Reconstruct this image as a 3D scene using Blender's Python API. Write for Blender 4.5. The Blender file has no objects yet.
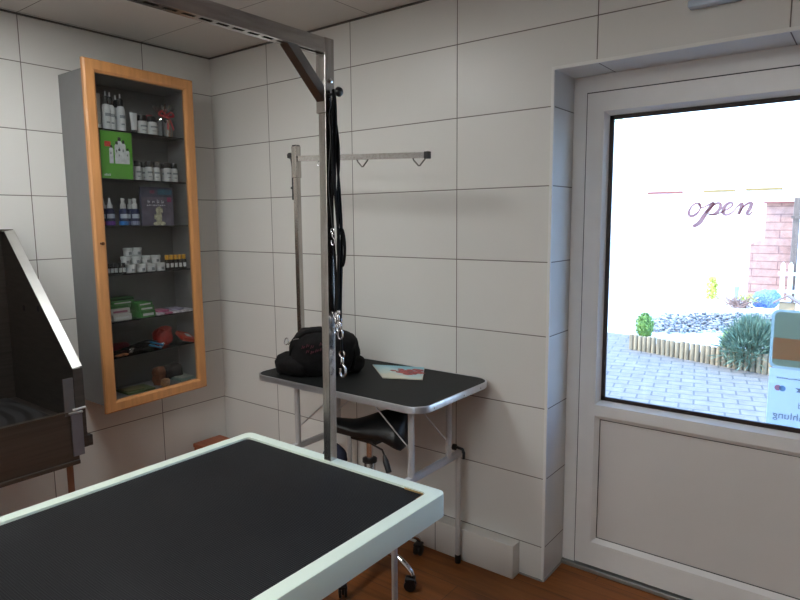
import bpy, bmesh, math, random
from mathutils import Vector, Matrix, noise
random.seed(7)
R_ = random.Random(11)
SC = bpy.context.scene
COL = SC.collection

# ------------------------------------------------------------------ camera
cam_d = bpy.data.cameras.new('camera'); cam = bpy.data.objects.new('camera', cam_d); COL.objects.link(cam)
Rv = Vector((0.79365708, 0.60830706, -0.00842351)); Uv = Vector((-0.07017395, 0.10529199, 0.9919623)); Fv = Vector((-0.6043046, 0.78668679, -0.12625305))
mw = Matrix((Rv, Uv, -Fv)).transposed().to_4x4(); mw.translation = Vector((3.15407676, -2.3110596, 1.51873088))
cam.matrix_world = mw
cam_d.sensor_width = 36; cam_d.lens = 36 * 621.716 / 800; cam_d.clip_start = 0.02; cam_d.clip_end = 300
SC.camera = cam

# ------------------------------------------------------------------ world, sun, exposure
world = bpy.data.worlds.new('sky'); SC.world = world; world.use_nodes = True
wn = world.node_tree; wn.nodes.clear()
wo = wn.nodes.new('ShaderNodeOutputWorld'); wb = wn.nodes.new('ShaderNodeBackground')
tcw = wn.nodes.new('ShaderNodeTexCoord'); sep = wn.nodes.new('ShaderNodeSeparateXYZ'); rampw = wn.nodes.new('ShaderNodeValToRGB')
rampw.color_ramp.elements[0].position = 0.0; rampw.color_ramp.elements[0].color = (0.60, 0.79, 1.0, 1)
rampw.color_ramp.elements[1].position = 0.6; rampw.color_ramp.elements[1].color = (0.22, 0.48, 1.0, 1)
wn.links.new(tcw.outputs['Generated'], sep.inputs[0]); wn.links.new(sep.outputs['Z'], rampw.inputs[0])
wn.links.new(rampw.outputs[0], wb.inputs['Color']); wn.links.new(wb.outputs[0], wo.inputs[0])
wb.inputs['Strength'].default_value = 7.8
sun_d = bpy.data.lights.new('sun', 'SUN'); sun_d.energy = 8.0; sun_d.angle = math.radians(0.6); sun_d.color = (1.0, 0.93, 0.82)
sun = bpy.data.objects.new('sun', sun_d); COL.objects.link(sun)
sun.rotation_euler = (math.radians(38), 0, math.radians(-62)); sun.location = (-6, -4, 8)
SC.view_settings.view_transform = 'Standard'; SC.view_settings.look = 'None'
SC.view_settings.exposure = 0.2; SC.view_settings.gamma = 1.0; SC.view_settings.use_curve_mapping = False
PANEL_EMIT = 15.0
FILL_PANEL_EMIT = 19.0

# ------------------------------------------------------------------ materials
MATS = {}
def mat_new(name):
    m = bpy.data.materials.new(name); m.use_nodes = True
    nt = m.node_tree; b = nt.nodes['Principled BSDF']
    return m, nt, b
def lk(nt, a, b): nt.links.new(a, b)
def math_n(nt, op, a, b=None, clamp=False):
    n = nt.nodes.new('ShaderNodeMath'); n.operation = op; n.use_clamp = clamp
    for i, v in enumerate((a, b)):
        if v is None: continue
        if isinstance(v, (int, float)): n.inputs[i].default_value = v
        else: lk(nt, v, n.inputs[i])
    return n.outputs[0]
def pm(name, col, rough=0.5, metal=0.0, var=0.08, scale=12.0, bump=0.0, stretch=None, emis=None, coat=0.0, spec=None):
    """plain procedural material: base colour broken up by noise, optional bump"""
    if name in MATS: return MATS[name]
    m, nt, b = mat_new(name)
    tc = nt.nodes.new('ShaderNodeTexCoord'); mp = nt.nodes.new('ShaderNodeMapping')
    if stretch: mp.inputs['Scale'].default_value = stretch
    lk(nt, tc.outputs['Object'], mp.inputs[0])
    nz = nt.nodes.new('ShaderNodeTexNoise'); nz.inputs['Scale'].default_value = scale; nz.inputs['Detail'].default_value = 4
    lk(nt, mp.outputs[0], nz.inputs['Vector'])
    rp = nt.nodes.new('ShaderNodeValToRGB')
    c = Vector(col[:3])
    rp.color_ramp.elements[0].position = .3; rp.color_ramp.elements[1].position = .7
    rp.color_ramp.elements[0].color = (*(c * (1 - var)), 1); rp.color_ramp.elements[1].color = (*(Vector([min(1, v) for v in c * (1 + var)])), 1)
    lk(nt, nz.outputs[0], rp.inputs[0]); lk(nt, rp.outputs[0], b.inputs['Base Color'])
    b.inputs['Roughness'].default_value = rough; b.inputs['Metallic'].default_value = metal
    if spec is not None: b.inputs['Specular IOR Level'].default_value = spec
    if coat: b.inputs['Coat Weight'].default_value = coat; b.inputs['Coat Roughness'].default_value = .08
    if bump:
        bp = nt.nodes.new('ShaderNodeBump'); bp.inputs['Strength'].default_value = bump; bp.inputs['Distance'].default_value = .002
        lk(nt, nz.outputs[0], bp.inputs['Height']); lk(nt, bp.outputs[0], b.inputs['Normal'])
    MATS[name] = m
    return m

def tile_mat(name, axis, off, w=0.6, axis2='Z', off2=0.15, h=0.3, col=(.74, .73, .70), gl=.50):
    """satin wall tiles 60 x 30 cm with dark joints, laid on a straight grid"""
    m, nt, b = mat_new(name)
    tc = nt.nodes.new('ShaderNodeTexCoord'); sp = nt.nodes.new('ShaderNodeSeparateXYZ'); lk(nt, tc.outputs['Object'], sp.inputs[0])
    def cell(ax, o, s):
        v = math_n(nt, 'DIVIDE', math_n(nt, 'SUBTRACT', sp.outputs[ax], o - 60 * s), s)
        fl = math_n(nt, 'FLOOR', v); fr = math_n(nt, 'SUBTRACT', v, fl)
        d = math_n(nt, 'MULTIPLY', math_n(nt, 'MINIMUM', fr, math_n(nt, 'SUBTRACT', 1.0, fr)), s)
        return fl, d
    f1, d1 = cell(axis, off, w); f2, d2 = cell(axis2, off2, h)
    d = math_n(nt, 'MINIMUM', d1, d2)
    mr = nt.nodes.new('ShaderNodeMapRange'); lk(nt, d, mr.inputs[0]); mr.inputs[1].default_value = 0.0012; mr.inputs[2].default_value = 0.0026
    wnz = nt.nodes.new('ShaderNodeTexWhiteNoise'); wnz.noise_dimensions = '2D'
    cb = nt.nodes.new('ShaderNodeCombineXYZ'); lk(nt, f1, cb.inputs[0]); lk(nt, f2, cb.inputs[1]); lk(nt, cb.outputs[0], wnz.inputs['Vector'])
    v = math_n(nt, 'ADD', math_n(nt, 'MULTIPLY', wnz.outputs[0], 0.05), 0.965)
    nz = nt.nodes.new('ShaderNodeTexNoise'); nz.inputs['Scale'].default_value = 5; lk(nt, tc.outputs['Object'], nz.inputs['Vector'])
    v = math_n(nt, 'ADD', v, math_n(nt, 'MULTIPLY', math_n(nt, 'SUBTRACT', nz.outputs[0], .5), .04))
    vs = nt.nodes.new('ShaderNodeVectorMath'); vs.operation = 'SCALE'; vs.inputs[0].default_value = col; lk(nt, v, vs.inputs['Scale'])
    mx = nt.nodes.new('ShaderNodeMix'); mx.data_type = 'RGBA'; lk(nt, mr.outputs[0], mx.inputs['Factor'])
    mx.inputs['A'].default_value = (.16, .14, .125, 1); lk(nt, vs.outputs[0], mx.inputs['B']); lk(nt, mx.outputs['Result'], b.inputs['Base Color'])
    rr = math_n(nt, 'SUBTRACT', .85, math_n(nt, 'MULTIPLY', mr.outputs[0], gl)); lk(nt, rr, b.inputs['Roughness'])
    mr2 = nt.nodes.new('ShaderNodeMapRange'); lk(nt, d, mr2.inputs[0]); mr2.inputs[1].default_value = 0.0; mr2.inputs[2].default_value = 0.005
    bp = nt.nodes.new('ShaderNodeBump'); bp.inputs['Strength'].default_value = .5; bp.inputs['Distance'].default_value = .0015
    lk(nt, mr2.outputs[0], bp.inputs['Height']); lk(nt, bp.outputs[0], b.inputs['Normal'])
    return m

def glass_mat(name, tint=(.94, .97, .97), refl=1.0):
    m = bpy.data.materials.new(name); m.use_nodes = True; nt = m.node_tree; nt.nodes.clear()
    o = nt.nodes.new('ShaderNodeOutputMaterial'); t = nt.nodes.new('ShaderNodeBsdfTransparent'); g = nt.nodes.new('ShaderNodeBsdfGlossy')
    t.inputs[0].default_value = (*tint, 1); g.inputs['Roughness'].default_value = .02
    fr = nt.nodes.new('ShaderNodeFresnel'); fr.inputs[0].default_value = 1.45
    mx = nt.nodes.new('ShaderNodeMixShader'); lk(nt, math_n(nt, 'MULTIPLY', fr.outputs[0], refl), mx.inputs[0]); lk(nt, t.outputs[0], mx.inputs[1]); lk(nt, g.outputs[0], mx.inputs[2]); lk(nt, mx.outputs[0], o.inputs[0])
    return m
def film_mat(name, col, opacity=.7):
    """printed translucent sticker film: lets part of the daylight through"""
    m = bpy.data.materials.new(name); m.use_nodes = True; nt = m.node_tree; nt.nodes.clear()
    o = nt.nodes.new('ShaderNodeOutputMaterial'); d = nt.nodes.new('ShaderNodeBsdfDiffuse'); tl = nt.nodes.new('ShaderNodeBsdfTranslucent'); tr = nt.nodes.new('ShaderNodeBsdfTransparent')
    for n in (d, tl): n.inputs[0].default_value = (*col, 1)
    a = nt.nodes.new('ShaderNodeMixShader'); a.inputs[0].default_value = .5; lk(nt, d.outputs[0], a.inputs[1]); lk(nt, tl.outputs[0], a.inputs[2])
    nz = nt.nodes.new('ShaderNodeTexNoise'); nz.inputs['Scale'].default_value = 20
    f = math_n(nt, 'ADD', math_n(nt, 'MULTIPLY', nz.outputs[0], .04), opacity - .02)
    b = nt.nodes.new('ShaderNodeMixShader'); lk(nt, f, b.inputs[0]); lk(nt, tr.outputs[0], b.inputs[1]); lk(nt, a.outputs[0], b.inputs[2]); lk(nt, b.outputs[0], o.inputs[0])
    return m

M_wall_back = tile_mat('tiles_back', 'X', 0.4934)
M_wall_left = tile_mat('tiles_left', 'Y', -0.4227)
M_reveal = tile_mat('tiles_reveal', 'Y', 0.9, w=2.0, gl=.50)
M_soffit = tile_mat('tiles_soffit', 'X', 0.4934, axis2='Y', off2=.9, h=2.0)
M_ceiling = tile_mat('ceiling_panels', 'X', 1.222, w=1.2, axis2='Y', off2=-0.425, h=0.6, col=(.66, .64, .61), gl=.1)
M_pvc = pm('white_upvc', (.78, .77, .76), .26, var=.02)
M_pvc_panel = pm('white_upvc_panel', (.66, .63, .61), .42, var=.02, scale=4)
M_trim = pm('white_tile_trim', (.80, .79, .77), .3, var=.02)
M_rubber = pm('black_rubber', (.018, .017, .017), .55, var=.2)
M_gasket = pm('dark_gasket', (.02, .011, .009), .6, var=.2)
M_steel = pm('brushed_steel', (.50, .47, .44), .27, metal=1, var=.16, scale=14, stretch=(6, 6, .8), bump=.08)
M_steel_arm = pm('stainless_arm', (.56, .54, .52), .22, metal=1, var=.14, scale=14, stretch=(6, .8, 6), bump=.06)
M_steel_tub = pm('room_reflection_steel', (.105, .09, .08), .36, metal=.85, var=.15, scale=10, stretch=(1, .4, 8), bump=.05)  # reflection of the dark room put into the bath steel colour
M_steel_flange = pm('bright_steel_edge', (.88, .88, .86), .34, metal=1, var=.08, scale=10, bump=.04)
M_chrome = pm('chrome', (.82, .82, .84), .07, metal=1, var=.03)
M_alu = pm('aluminium_edge', (.62, .63, .66), .36, metal=.9, var=.06, scale=20)
M_grey_paint = pm('light_grey_painted_tube', (.55, .54, .54), .4, var=.04)
M_black = pm('black_plastic', (.012, .012, .013), .35, var=.2)
M_black_leather = pm('black_upholstery', (.010, .010, .011), .42, var=.25, bump=.2, scale=40)
M_black_cloth = pm('black_nylon', (.007, .0065, .007), .85, var=.4, scale=60, bump=.5, spec=.2)
M_wood = pm('orange_alder_wood', (.62, .29, .105), .38, var=.10, scale=6, stretch=(8, 8, .8), coat=.15)
M_cab = pm('grey_laminate', (.20, .20, .205), .45, metal=.0, var=.05)
M_cab_in = pm('grey_laminate_inside', (.17, .17, .168), .6, var=.05)
M_shelf = glass_mat('greenish_shelf_glass', (.90, .96, .94), 1.0)
M_cabglass = glass_mat('cabinet_door_glass', (.94, .95, .95), .4)
M_doorglass = glass_mat('door_pane_glass', (.95, .98, 1.0), .6)

def mat_rib():
    m, nt, b = mat_new('black_ribbed_rubber_mat')
    tc = nt.nodes.new('ShaderNodeTexCoord'); mp = nt.nodes.new('ShaderNodeMapping'); mp.inputs['Rotation'].default_value = (0, 0, 0)
    lk(nt, tc.outputs['Object'], mp.inputs[0])
    w = nt.nodes.new('ShaderNodeTexWave'); w.wave_type = 'BANDS'; w.bands_direction = 'Y'; w.inputs['Scale'].default_value = 62; w.inputs['Distortion'].default_value = 0
    lk(nt, mp.outputs[0], w.inputs['Vector'])
    w2 = nt.nodes.new('ShaderNodeTexWave'); w2.wave_type = 'BANDS'; w2.bands_direction = 'X'; w2.inputs['Scale'].default_value = 62
    lk(nt, mp.outputs[0], w2.inputs['Vector'])
    hsum = math_n(nt, 'MULTIPLY', w.outputs['Fac'], w2.outputs['Fac'])
    nz = nt.nodes.new('ShaderNodeTexNoise'); nz.inputs['Scale'].default_value = 3.2; nz.inputs['Detail'].default_value = 6; lk(nt, tc.outputs['Object'], nz.inputs['Vector'])
    rp = nt.nodes.new('ShaderNodeValToRGB'); rp.color_ramp.elements[0].position = .45; rp.color_ramp.elements[1].position = .75
    rp.color_ramp.elements[0].color = (.005, .005, .0065, 1); rp.color_ramp.elements[1].color = (.013, .013, .015, 1)
    lk(nt, nz.outputs[0], rp.inputs[0]); lk(nt, rp.outputs[0], b.inputs['Base Color'])
    b.inputs['Roughness'].default_value = .52; b.inputs['Specular IOR Level'].default_value = .16
    bp = nt.nodes.new('ShaderNodeBump'); bp.inputs['Strength'].default_value = .55; bp.inputs['Distance'].default_value = .0015
    lk(nt, hsum, bp.inputs['Height']); lk(nt, bp.outputs[0], b.inputs['Normal'])
    return m
M_mat = mat_rib()
M_mint = pm('white_powder_coated_frame', (.80, .90, .78), .34, var=.03, scale=3)

def mat_floor():
    m, nt, b = mat_new('warm_oak_laminate')
    tc = nt.nodes.new('ShaderNodeTexCoord'); mp = nt.nodes.new('ShaderNodeMapping'); mp.inputs['Rotation'].default_value = (0, 0, 0); mp.inputs['Location'].default_value = (.1, .05, 0)
    lk(nt, tc.outputs['Object'], mp.inputs[0])
    br = nt.nodes.new('ShaderNodeTexBrick'); br.offset = .37; br.inputs['Scale'].default_value = 1; br.inputs['Brick Width'].default_value = 1.2; br.inputs['Row Height'].default_value = .19
    br.inputs['Mortar Size'].default_value = .0012; br.inputs['Color1'].default_value = (.27, .088, .020, 1); br.inputs['Color2'].default_value = (.22, .070, .017, 1); br.inputs['Mortar'].default_value = (.07, .03, .015, 1)
    lk(nt, mp.outputs[0], br.inputs['Vector'])
    mg = nt.nodes.new('ShaderNodeMapping'); mg.inputs['Scale'].default_value = (1.2, 14, 1); lk(nt, tc.outputs['Object'], mg.inputs[0])
    nz = nt.nodes.new('ShaderNodeTexNoise'); nz.inputs['Scale'].default_value = 2.2; nz.inputs['Detail'].default_value = 8; nz.inputs['Distortion'].default_value = .8; lk(nt, mg.outputs[0], nz.inputs['Vector'])
    mr = nt.nodes.new('ShaderNodeMapRange'); lk(nt, nz.outputs[0], mr.inputs[0]); mr.inputs[1].default_value = .3; mr.inputs[2].default_value = .7; mr.inputs[3].default_value = .72; mr.inputs[4].default_value = 1.25
    vs = nt.nodes.new('ShaderNodeVectorMath'); vs.operation = 'SCALE'; lk(nt, br.outputs['Color'], vs.inputs[0]); lk(nt, mr.outputs[0], vs.inputs['Scale'])
    lk(nt, vs.outputs[0], b.inputs['Base Color']); b.inputs['Roughness'].default_value = .45; b.inputs['Specular IOR Level'].default_value = .3
    return m
M_floor = mat_floor()

def brick_mat(name, c1, c2, mort, w, h, ms, rough=.8, rot=0):
    m, nt, b = mat_new(name)
    tc = nt.nodes.new('ShaderNodeTexCoord'); mp = nt.nodes.new('ShaderNodeMapping'); mp.inputs['Rotation'].default_value = rot if rot else (0, 0, 0)
    lk(nt, tc.outputs['Object'], mp.inputs[0])
    br = nt.nodes.new('ShaderNodeTexBrick'); br.inputs['Scale'].default_value = 1; br.inputs['Brick Width'].default_value = w; br.inputs['Row Height'].default_value = h; br.inputs['Mortar Size'].default_value = ms
    br.inputs['Color1'].default_value = (*c1, 1); br.inputs['Color2'].default_value = (*c2, 1); br.inputs['Mortar'].default_value = (*mort, 1)
    lk(nt, mp.outputs[0], br.inputs['Vector'])
    nz = nt.nodes.new('ShaderNodeTexNoise'); nz.inputs['Scale'].default_value = 9; nz.inputs['Detail'].default_value = 6; lk(nt, tc.outputs['Object'], nz.inputs['Vector'])
    vs = nt.nodes.new('ShaderNodeVectorMath'); vs.operation = 'SCALE'; lk(nt, br.outputs['Color'], vs.inputs[0]); lk(nt, math_n(nt, 'ADD', nz.outputs[0], .5), vs.inputs['Scale'])
    lk(nt, vs.outputs[0], b.inputs['Base Color']); b.inputs['Roughness'].default_value = rough
    return m
M_paver = brick_mat('concrete_pavers', (.13, .108, .085), (.145, .122, .096), (.062, .055, .045), .24, .16, .009, rot=(0, 0, math.radians(-12)))

# ------------------------------------------------------------------ mesh helpers
class MB:
    """collects shapes and links them as ONE mesh object"""
    def __init__(s): s.bm = bmesh.new()
    def _x(s, verts, mtx):
        if mtx is not None:
            for v in verts: v.co = mtx @ v.co
    def box(s, x0, x1, y0, y1, z0, z1, bev=0.0, seg=2, mtx=None):
        r = bmesh.ops.create_cube(s.bm, size=1.0); vs = r['verts']
        for v in vs: v.co = Vector(((x0 + x1) / 2 + v.co.x * (x1 - x0), (y0 + y1) / 2 + v.co.y * (y1 - y0), (z0 + z1) / 2 + v.co.z * (z1 - z0)))
        if bev:
            es = list({e for v in vs for e in v.link_edges})
            rr = bmesh.ops.bevel(s.bm, geom=es, offset=bev, segments=seg, affect='EDGES', profile=.5); vs = rr['verts']
        s._x(vs, mtx); return s
    def prism(s, pts, axis, a, b, bev=0):
        """extrude a 2-D outline along an axis. axis 'x': pts=(y,z); 'y': pts=(x,z); 'z': pts=(x,y)"""
        def p3(p, t): return {'x': (t, p[0], p[1]), 'y': (p[0], t, p[1]), 'z': (p[0], p[1], t)}[axis]
        A = [s.bm.verts.new(p3(p, a)) for p in pts]; B = [s.bm.verts.new(p3(p, b)) for p in pts]; n = len(pts)
        f = [s.bm.faces.new(A), s.bm.faces.new(B[::-1])]
        for i in range(n): f.append(s.bm.faces.new((A[i], B[i], B[(i + 1) % n], A[(i + 1) % n])))
        if bev:
            es = list({e for ff in f[:2] for e in ff.edges})
            bmesh.ops.bevel(s.bm, geom=es, offset=bev, segments=2, affect='EDGES', profile=.5)
        return s
    def tube(s, pts, r, seg=10, closed=False, flat=None, caps=True):
        """round bar through points; r may be a list; flat=(axis vector, factor) squashes"""
        pts = [Vector(p) for p in pts]; n = len(pts); rs = r if isinstance(r, (list, tuple)) else [r] * n
        rings = []; prev = None
        for i, p in enumerate(pts):
            if closed: t = (pts[(i + 1) % n] - pts[i - 1])
            else: t = (pts[min(i + 1, n - 1)] - pts[max(i - 1, 0)])
            t.normalize()
            if prev is None:
                a = Vector((0, 0, 1)) if abs(t.z) < .9 else Vector((1, 0, 0)); u = a.cross(t).normalized()
            else:
                u = (prev - t * prev.dot(t)).normalized()
            prev = u; v = t.cross(u)
            ring = []
            for k in range(seg):
                an = 2 * math.pi * k / seg
                d = (u * math.cos(an) + v * math.sin(an)) * rs[i]
                if flat: d = d - flat[0] * d.dot(flat[0]) * (1 - flat[1])
                ring.append(s.bm.verts.new(p + d))
            rings.append(ring)
        m = n if closed else n - 1
        for i in range(m):
            A, B = rings[i], rings[(i + 1) % n]
            for k in range(seg): s.bm.faces.new((A[k], A[(k + 1) % seg], B[(k + 1) % seg], B[k]))
        if not closed and caps:
            s.bm.faces.new(rings[0][::-1]); s.bm.faces.new(rings[-1])
        return s
    def lathe(s, prof, c=(0, 0, 0), seg=20, mtx=None):
        """profile of (radius, height) turned about z"""
        rings = []; new = []
        for r, z in prof:
            ring = [s.bm.verts.new((c[0] + r * math.cos(2 * math.pi * k / seg), c[1] + r * math.sin(2 * math.pi * k / seg), c[2] + z)) for k in range(seg)]
            rings.append(ring); new += ring
        for A, B in zip(rings, rings[1:]):
            for k in range(seg): s.bm.faces.new((A[k], A[(k + 1) % seg], B[(k + 1) % seg], B[k]))
        s.bm.faces.new(rings[0][::-1]); s.bm.faces.new(rings[-1])
        s._x(new, mtx); return s
    def blob(s, c, r, n=28, m=18, amp=.15, freq=6, e=.8, rot=0, seed=0, flatbottom=None):
        rows = []
        rm = Matrix.Rotation(rot, 3, 'Z')
        def pw(v, p): return math.copysign(abs(v) ** p, v)
        for i in range(m + 1):
            ph = -math.pi / 2 + math.pi * i / m; row = []
            for j in range(n):
                th = 2 * math.pi * j / n
                d = Vector((pw(math.cos(ph), e) * pw(math.cos(th), e), pw(math.cos(ph), e) * pw(math.sin(th), e), pw(math.sin(ph), e)))
                q = Vector((d.x * r[0], d.y * r[1], d.z * r[2]))
                k = 1 + amp * noise.noise(q * freq + Vector((seed, seed * 2, 0)))+ amp*.4 * noise.noise(q * freq*3 + Vector((seed, seed * 2, 3)))
                q = rm @ (q * k) + Vector(c)
                if flatbottom is not None: q.z = max(q.z, flatbottom)
                row.append(s.bm.verts.new(q))
            rows.append(row)
        for A, B in zip(rows, rows[1:]):
            for j in range(n): s.bm.faces.new((A[j], A[(j + 1) % n], B[(j + 1) % n], B[j]))
        return s
    def quad(s, a, b, c, d):
        s.bm.faces.new([s.bm.verts.new(p) for p in (a, b, c, d)]); return s
    def text(s, body, size, origin, ux, uz, depth=.0004, bold=0):
        """flat lettering: text x axis -> ux, text y axis -> uz"""
        cu = bpy.data.curves.new('t', 'FONT'); cu.body = body; cu.size = size; cu.extrude = depth; cu.offset = bold; cu.resolution_u = 3
        o = bpy.data.objects.new('t', cu); COL.objects.link(o)
        dg = bpy.context.evaluated_depsgraph_get(); me = bpy.data.meshes.new_from_object(o.evaluated_get(dg))
        ux, uz = Vector(ux), Vector(uz); un = ux.cross(uz)
        vm = [s.bm.verts.new(Vector(origin) + ux * v.co.x + uz * v.co.y + un * v.co.z) for v in me.vertices]
        for p in me.polygons:
            try: s.bm.faces.new([vm[i] for i in p.vertices])
            except ValueError: pass
        bpy.data.objects.remove(o); bpy.data.curves.remove(cu); bpy.data.meshes.remove(me)
        return s
    def build(s, name, material, parent=None, smooth=None, root=None, **kw):
        """smooth: angle in degrees"""
        base = root if root is not None else parent
        if base is not None:
            while base.parent is not None: base = base.parent
            off = base.location
            for v in s.bm.verts: v.co -= off
        bmesh.ops.recalc_face_normals(s.bm, faces=s.bm.faces)
        me = bpy.data.meshes.new(name); s.bm.to_mesh(me); s.bm.free()
        ms = material if isinstance(material, (list, tuple)) else [material]
        for m in ms: me.materials.append(m)
        if smooth is not None:
            for p in me.polygons: p.use_smooth = True
            me.set_sharp_from_angle(angle=math.radians(smooth))
        o = bpy.data.objects.new(name, me); COL.objects.link(o)
        if parent is not None: o.parent = parent
        for k, v in kw.items(): o[k] = v
        return o
def recentre(o, loc):
    """move a single-mesh thing's origin to its base"""
    loc = Vector(loc)
    for v in o.data.vertices: v.co -= loc
    o.location = loc; return o
def thing(name, label, cat, loc=(0, 0, 0), group=None):
    o = bpy.data.objects.new(name, None); COL.objects.link(o); o.location = loc; o.empty_display_size = .05
    o['label'] = label; o['category'] = cat
    if group: o['group'] = group
    return o
def tag(o, label, cat, group=None, kind=None):
    o['label'] = label; o['category'] = cat
    if group: o['group'] = group
    if kind: o['kind'] = kind
    return o
def struct(o): o['kind'] = 'structure'; return o
def kids(o): return [c for c in bpy.data.objects if c.parent == o]
def copy_tree(o, loc=None, label=None, parent=None, rotz=None, scale=None):
    c = o.copy(); COL.objects.link(c)
    if parent: c.parent = parent
    for ch in kids(o): copy_tree(ch, parent=c)
    if loc is not None: c.location = loc
    if label: c['label'] = label
    if rotz is not None: c.rotation_euler = (0, 0, rotz)
    if scale is not None: c.scale = (scale,) * 3
    return c
def spline(pts, n=8):
    pts = [Vector(p) for p in pts]; out = []
    P = [pts[0]] + pts + [pts[-1]]
    for i in range(1, len(P) - 2):
        for k in range(n):
            t = k / n; a, b, c, d = P[i - 1], P[i], P[i + 1], P[i + 2]
            out.append(.5 * ((2 * b) + (c - a) * t + (2 * a - 5 * b + 4 * c - d) * t * t + (3 * b - a - 3 * c + d) * t ** 3))
    out.append(pts[-1]); return out

# ------------------------------------------------------------------ the room
RX1, RY0, H = 4.3, -3.7, 2.463
DX0, DX1, DZ = 2.128, 3.21, 2.087       # door opening in the back wall
struct(MB().box(-.2, RX1 + .2, RY0 - .2, .20, -.12, 0).build('floor', M_floor))
struct(MB().box(-.2, RX1 + .2, RY0 - .2, .38, H, H + .15).build('ceiling', M_ceiling))
b = MB(); b.box(-.2, DX0, 0, .38, -.12, H); b.box(DX0, DX1, 0, .38, DZ, H); b.box(DX1, RX1 + .2, 0, .38, -.12, H)
wb_o = struct(b.build('wall_back', [M_wall_back, M_reveal, M_soffit, M_trim]))
for p in wb_o.data.polygons:
    c = p.center; n = p.normal
    if c.y > .37: p.material_index = 3
    elif abs(n.x) > .9 and DX0 - .01 < c.x < DX1 + .01: p.material_index = 1
    elif n.z < -.9 and c.z > 2: p.material_index = 2
struct(MB().box(-.2, 0, RY0, 0, -.12, H).build('wall_left', M_wall_left))
struct(MB().box(RX1, RX1 + .2, RY0, 0, -.12, H).build('wall_right', pm('low_bounce_dark', (.10, .09, .075), .7)))  # unseen wall, darkened to cut bounce light on the table rim
struct(MB().box(-.2, RX1 + .2, RY0 - .2, RY0, -.12, H).build('wall_front', M_wall_back))
# white edge profile around the opening
b = MB(); b.box(DX0 - .009, DX0 + .004, -.004, .006, 0, DZ + .004, .0015); b.box(DX0 - .009, DX1 + .009, -.004, .006, DZ - .004, DZ + .009, .0015); b.box(DX1 - .004, DX1 + .009, -.004, .006, 0, DZ + .004, .0015)
struct(b.build('trim_1', M_trim))
# dark shadow joint under the ceiling
b = MB(); b.box(0.0, RX1, -.009, -.0005, H - .008, H - .001); b.box(0.0005, .009, RY0, -.009, H - .008, H - .001)
struct(b.build('trim_2', pm('grey_joint', (.12, .11, .10), .7)))
# tiled pipe boxing along the foot of the wall
b = MB(); b.box(0.02, 2.018, -.062, -.0005, .0, .148, .002)
struct(b.build('baseboard_back', tile_mat('tiles_boxing', 'X', 0.42, off2=.9, h=2.0, col=(.76, .74, .70))))
# thin silicone line along the floor
b = MB(); b.box(2.02, DX0, -.006, -.0005, 0, .006); b.box(DX0, DX0 + .006, 0, .2, 0, .006)
struct(b.build('trim_3', pm('grey_silicone', (.35, .34, .33), .6)))

# ------------------------------------------------------------------ door_1
door = bpy.data.objects.new('door_1', None); COL.objects.link(door); door.location = (2.6, .2, 0); struct(door)
FY = .20
fx0, fx1, fz1 = 2.129, 3.209, 2.086
lx0, lx1, lz0, lz1 = 2.188, 3.15, .028, 2.017
b = MB(); b.box(fx0, lx0 - .005, FY, FY + .07, .0195, fz1); b.box(lx1 + .005, fx1, FY, FY + .07, .0195, fz1); b.box(lx0 - .005, lx1 + .005, FY, FY + .07, lz1 + .005, fz1)
b.build('door_frame', M_pvc, door)
b = MB(); b.box(lx0 - .0049, lx0 - .0002, FY + .0015, FY + .03, 0.022, lz1 + .0049); b.box(lx1 + .0002, lx1 + .0049, FY + .0015, FY + .03, 0.022, lz1 + .0049); b.box(lx0 - .0002, lx1 + .0002, FY + .0015, FY + .03, lz1 + .0002, lz1 + .0049); b.box(lx0, lx1, FY + .012, FY + .03, .0195, .0275); b.build('rebate_gasket', M_rubber, door)
b = MB(); b.box(fx0 - .0005, fx1 + .0005, FY - .018, FY + .18, 0.0, .019, .003); b.build('threshold', pm('aluminium_threshold', (.36, .37, .36), .45, metal=.7, var=.1), door)
# sash: stiles and rails
gx0, gx1, gz0, gz1 = 2.249, 3.089, .740, 1.950          # glazed opening cut in the sash
px0, px1, pz0, pz1 = 2.249, 3.089, .128, .706           # lower panel opening
SF, SB = FY - .005, FY + .06
leaf = MB()
leaf.box(lx0, gx0, SF, SB, lz0, lz1); leaf.box(gx1, lx1, SF, SB, lz0, lz1)
leaf.box(gx0, gx1, SF, SB, gz1, lz1); leaf.box(gx0, gx1, SF, SB, pz1, gz0); leaf.box(gx0, gx1, SF, SB, lz0, pz0)
lf = leaf.build('door_leaf', M_pvc, door)
def bead(x0, x1, z0, z1, w, y0, y1):
    """sloped glazing bead all round an opening"""
    b = MB()
    o = [(x0, z0), (x1, z0), (x1, z1), (x0, z1)]; i = [(x0 + w, z0 + w), (x1 - w, z0 + w), (x1 - w, z1 - w), (x0 + w, z1 - w)]
    V = lambda p, y: b.bm.verts.new((p[0], y, p[1]))
    O0 = [V(p, y0) for p in o]; I0 = [V((p[0] + (q[0] - p[0]) * .25, p[1] + (q[1] - p[1]) * .25), y0) for p, q in zip(o, i)]; I1 = [V(p, y1) for p in i]; O1 = [V(p, y1) for p in o]
    for k in range(4):
        n = (k + 1) % 4
        for A, B in ((O0, I0), (I0, I1), (I1, O1)): b.bm.faces.new((A[k], A[n], B[n], B[k]))
    return b
bead(gx0, gx1, gz0, gz1, .026, SF + .001, SF + .028).build('glazing_bead', M_pvc, door)
bead(px0, px1, pz0, pz1, .026, SF + .001, SF + .018).build('panel_bead', M_pvc, door)
b = MB(); w = .016; x0, x1, z0, z1 = gx0 + .024, gx1 - .024, gz0 + .024, gz1 - .024; y0, y1 = SF + .022, SF + .032
for bx in ((x0, x0 + w, z0, z1), (x1 - w, x1, z0, z1), (x0, x1, z1 - w, z1), (x0, x1, z0, z0 + w)): b.box(bx[0], bx[1], y0, y1, bx[2], bx[3])
b.build('glass_seal', M_gasket, door)
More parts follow.
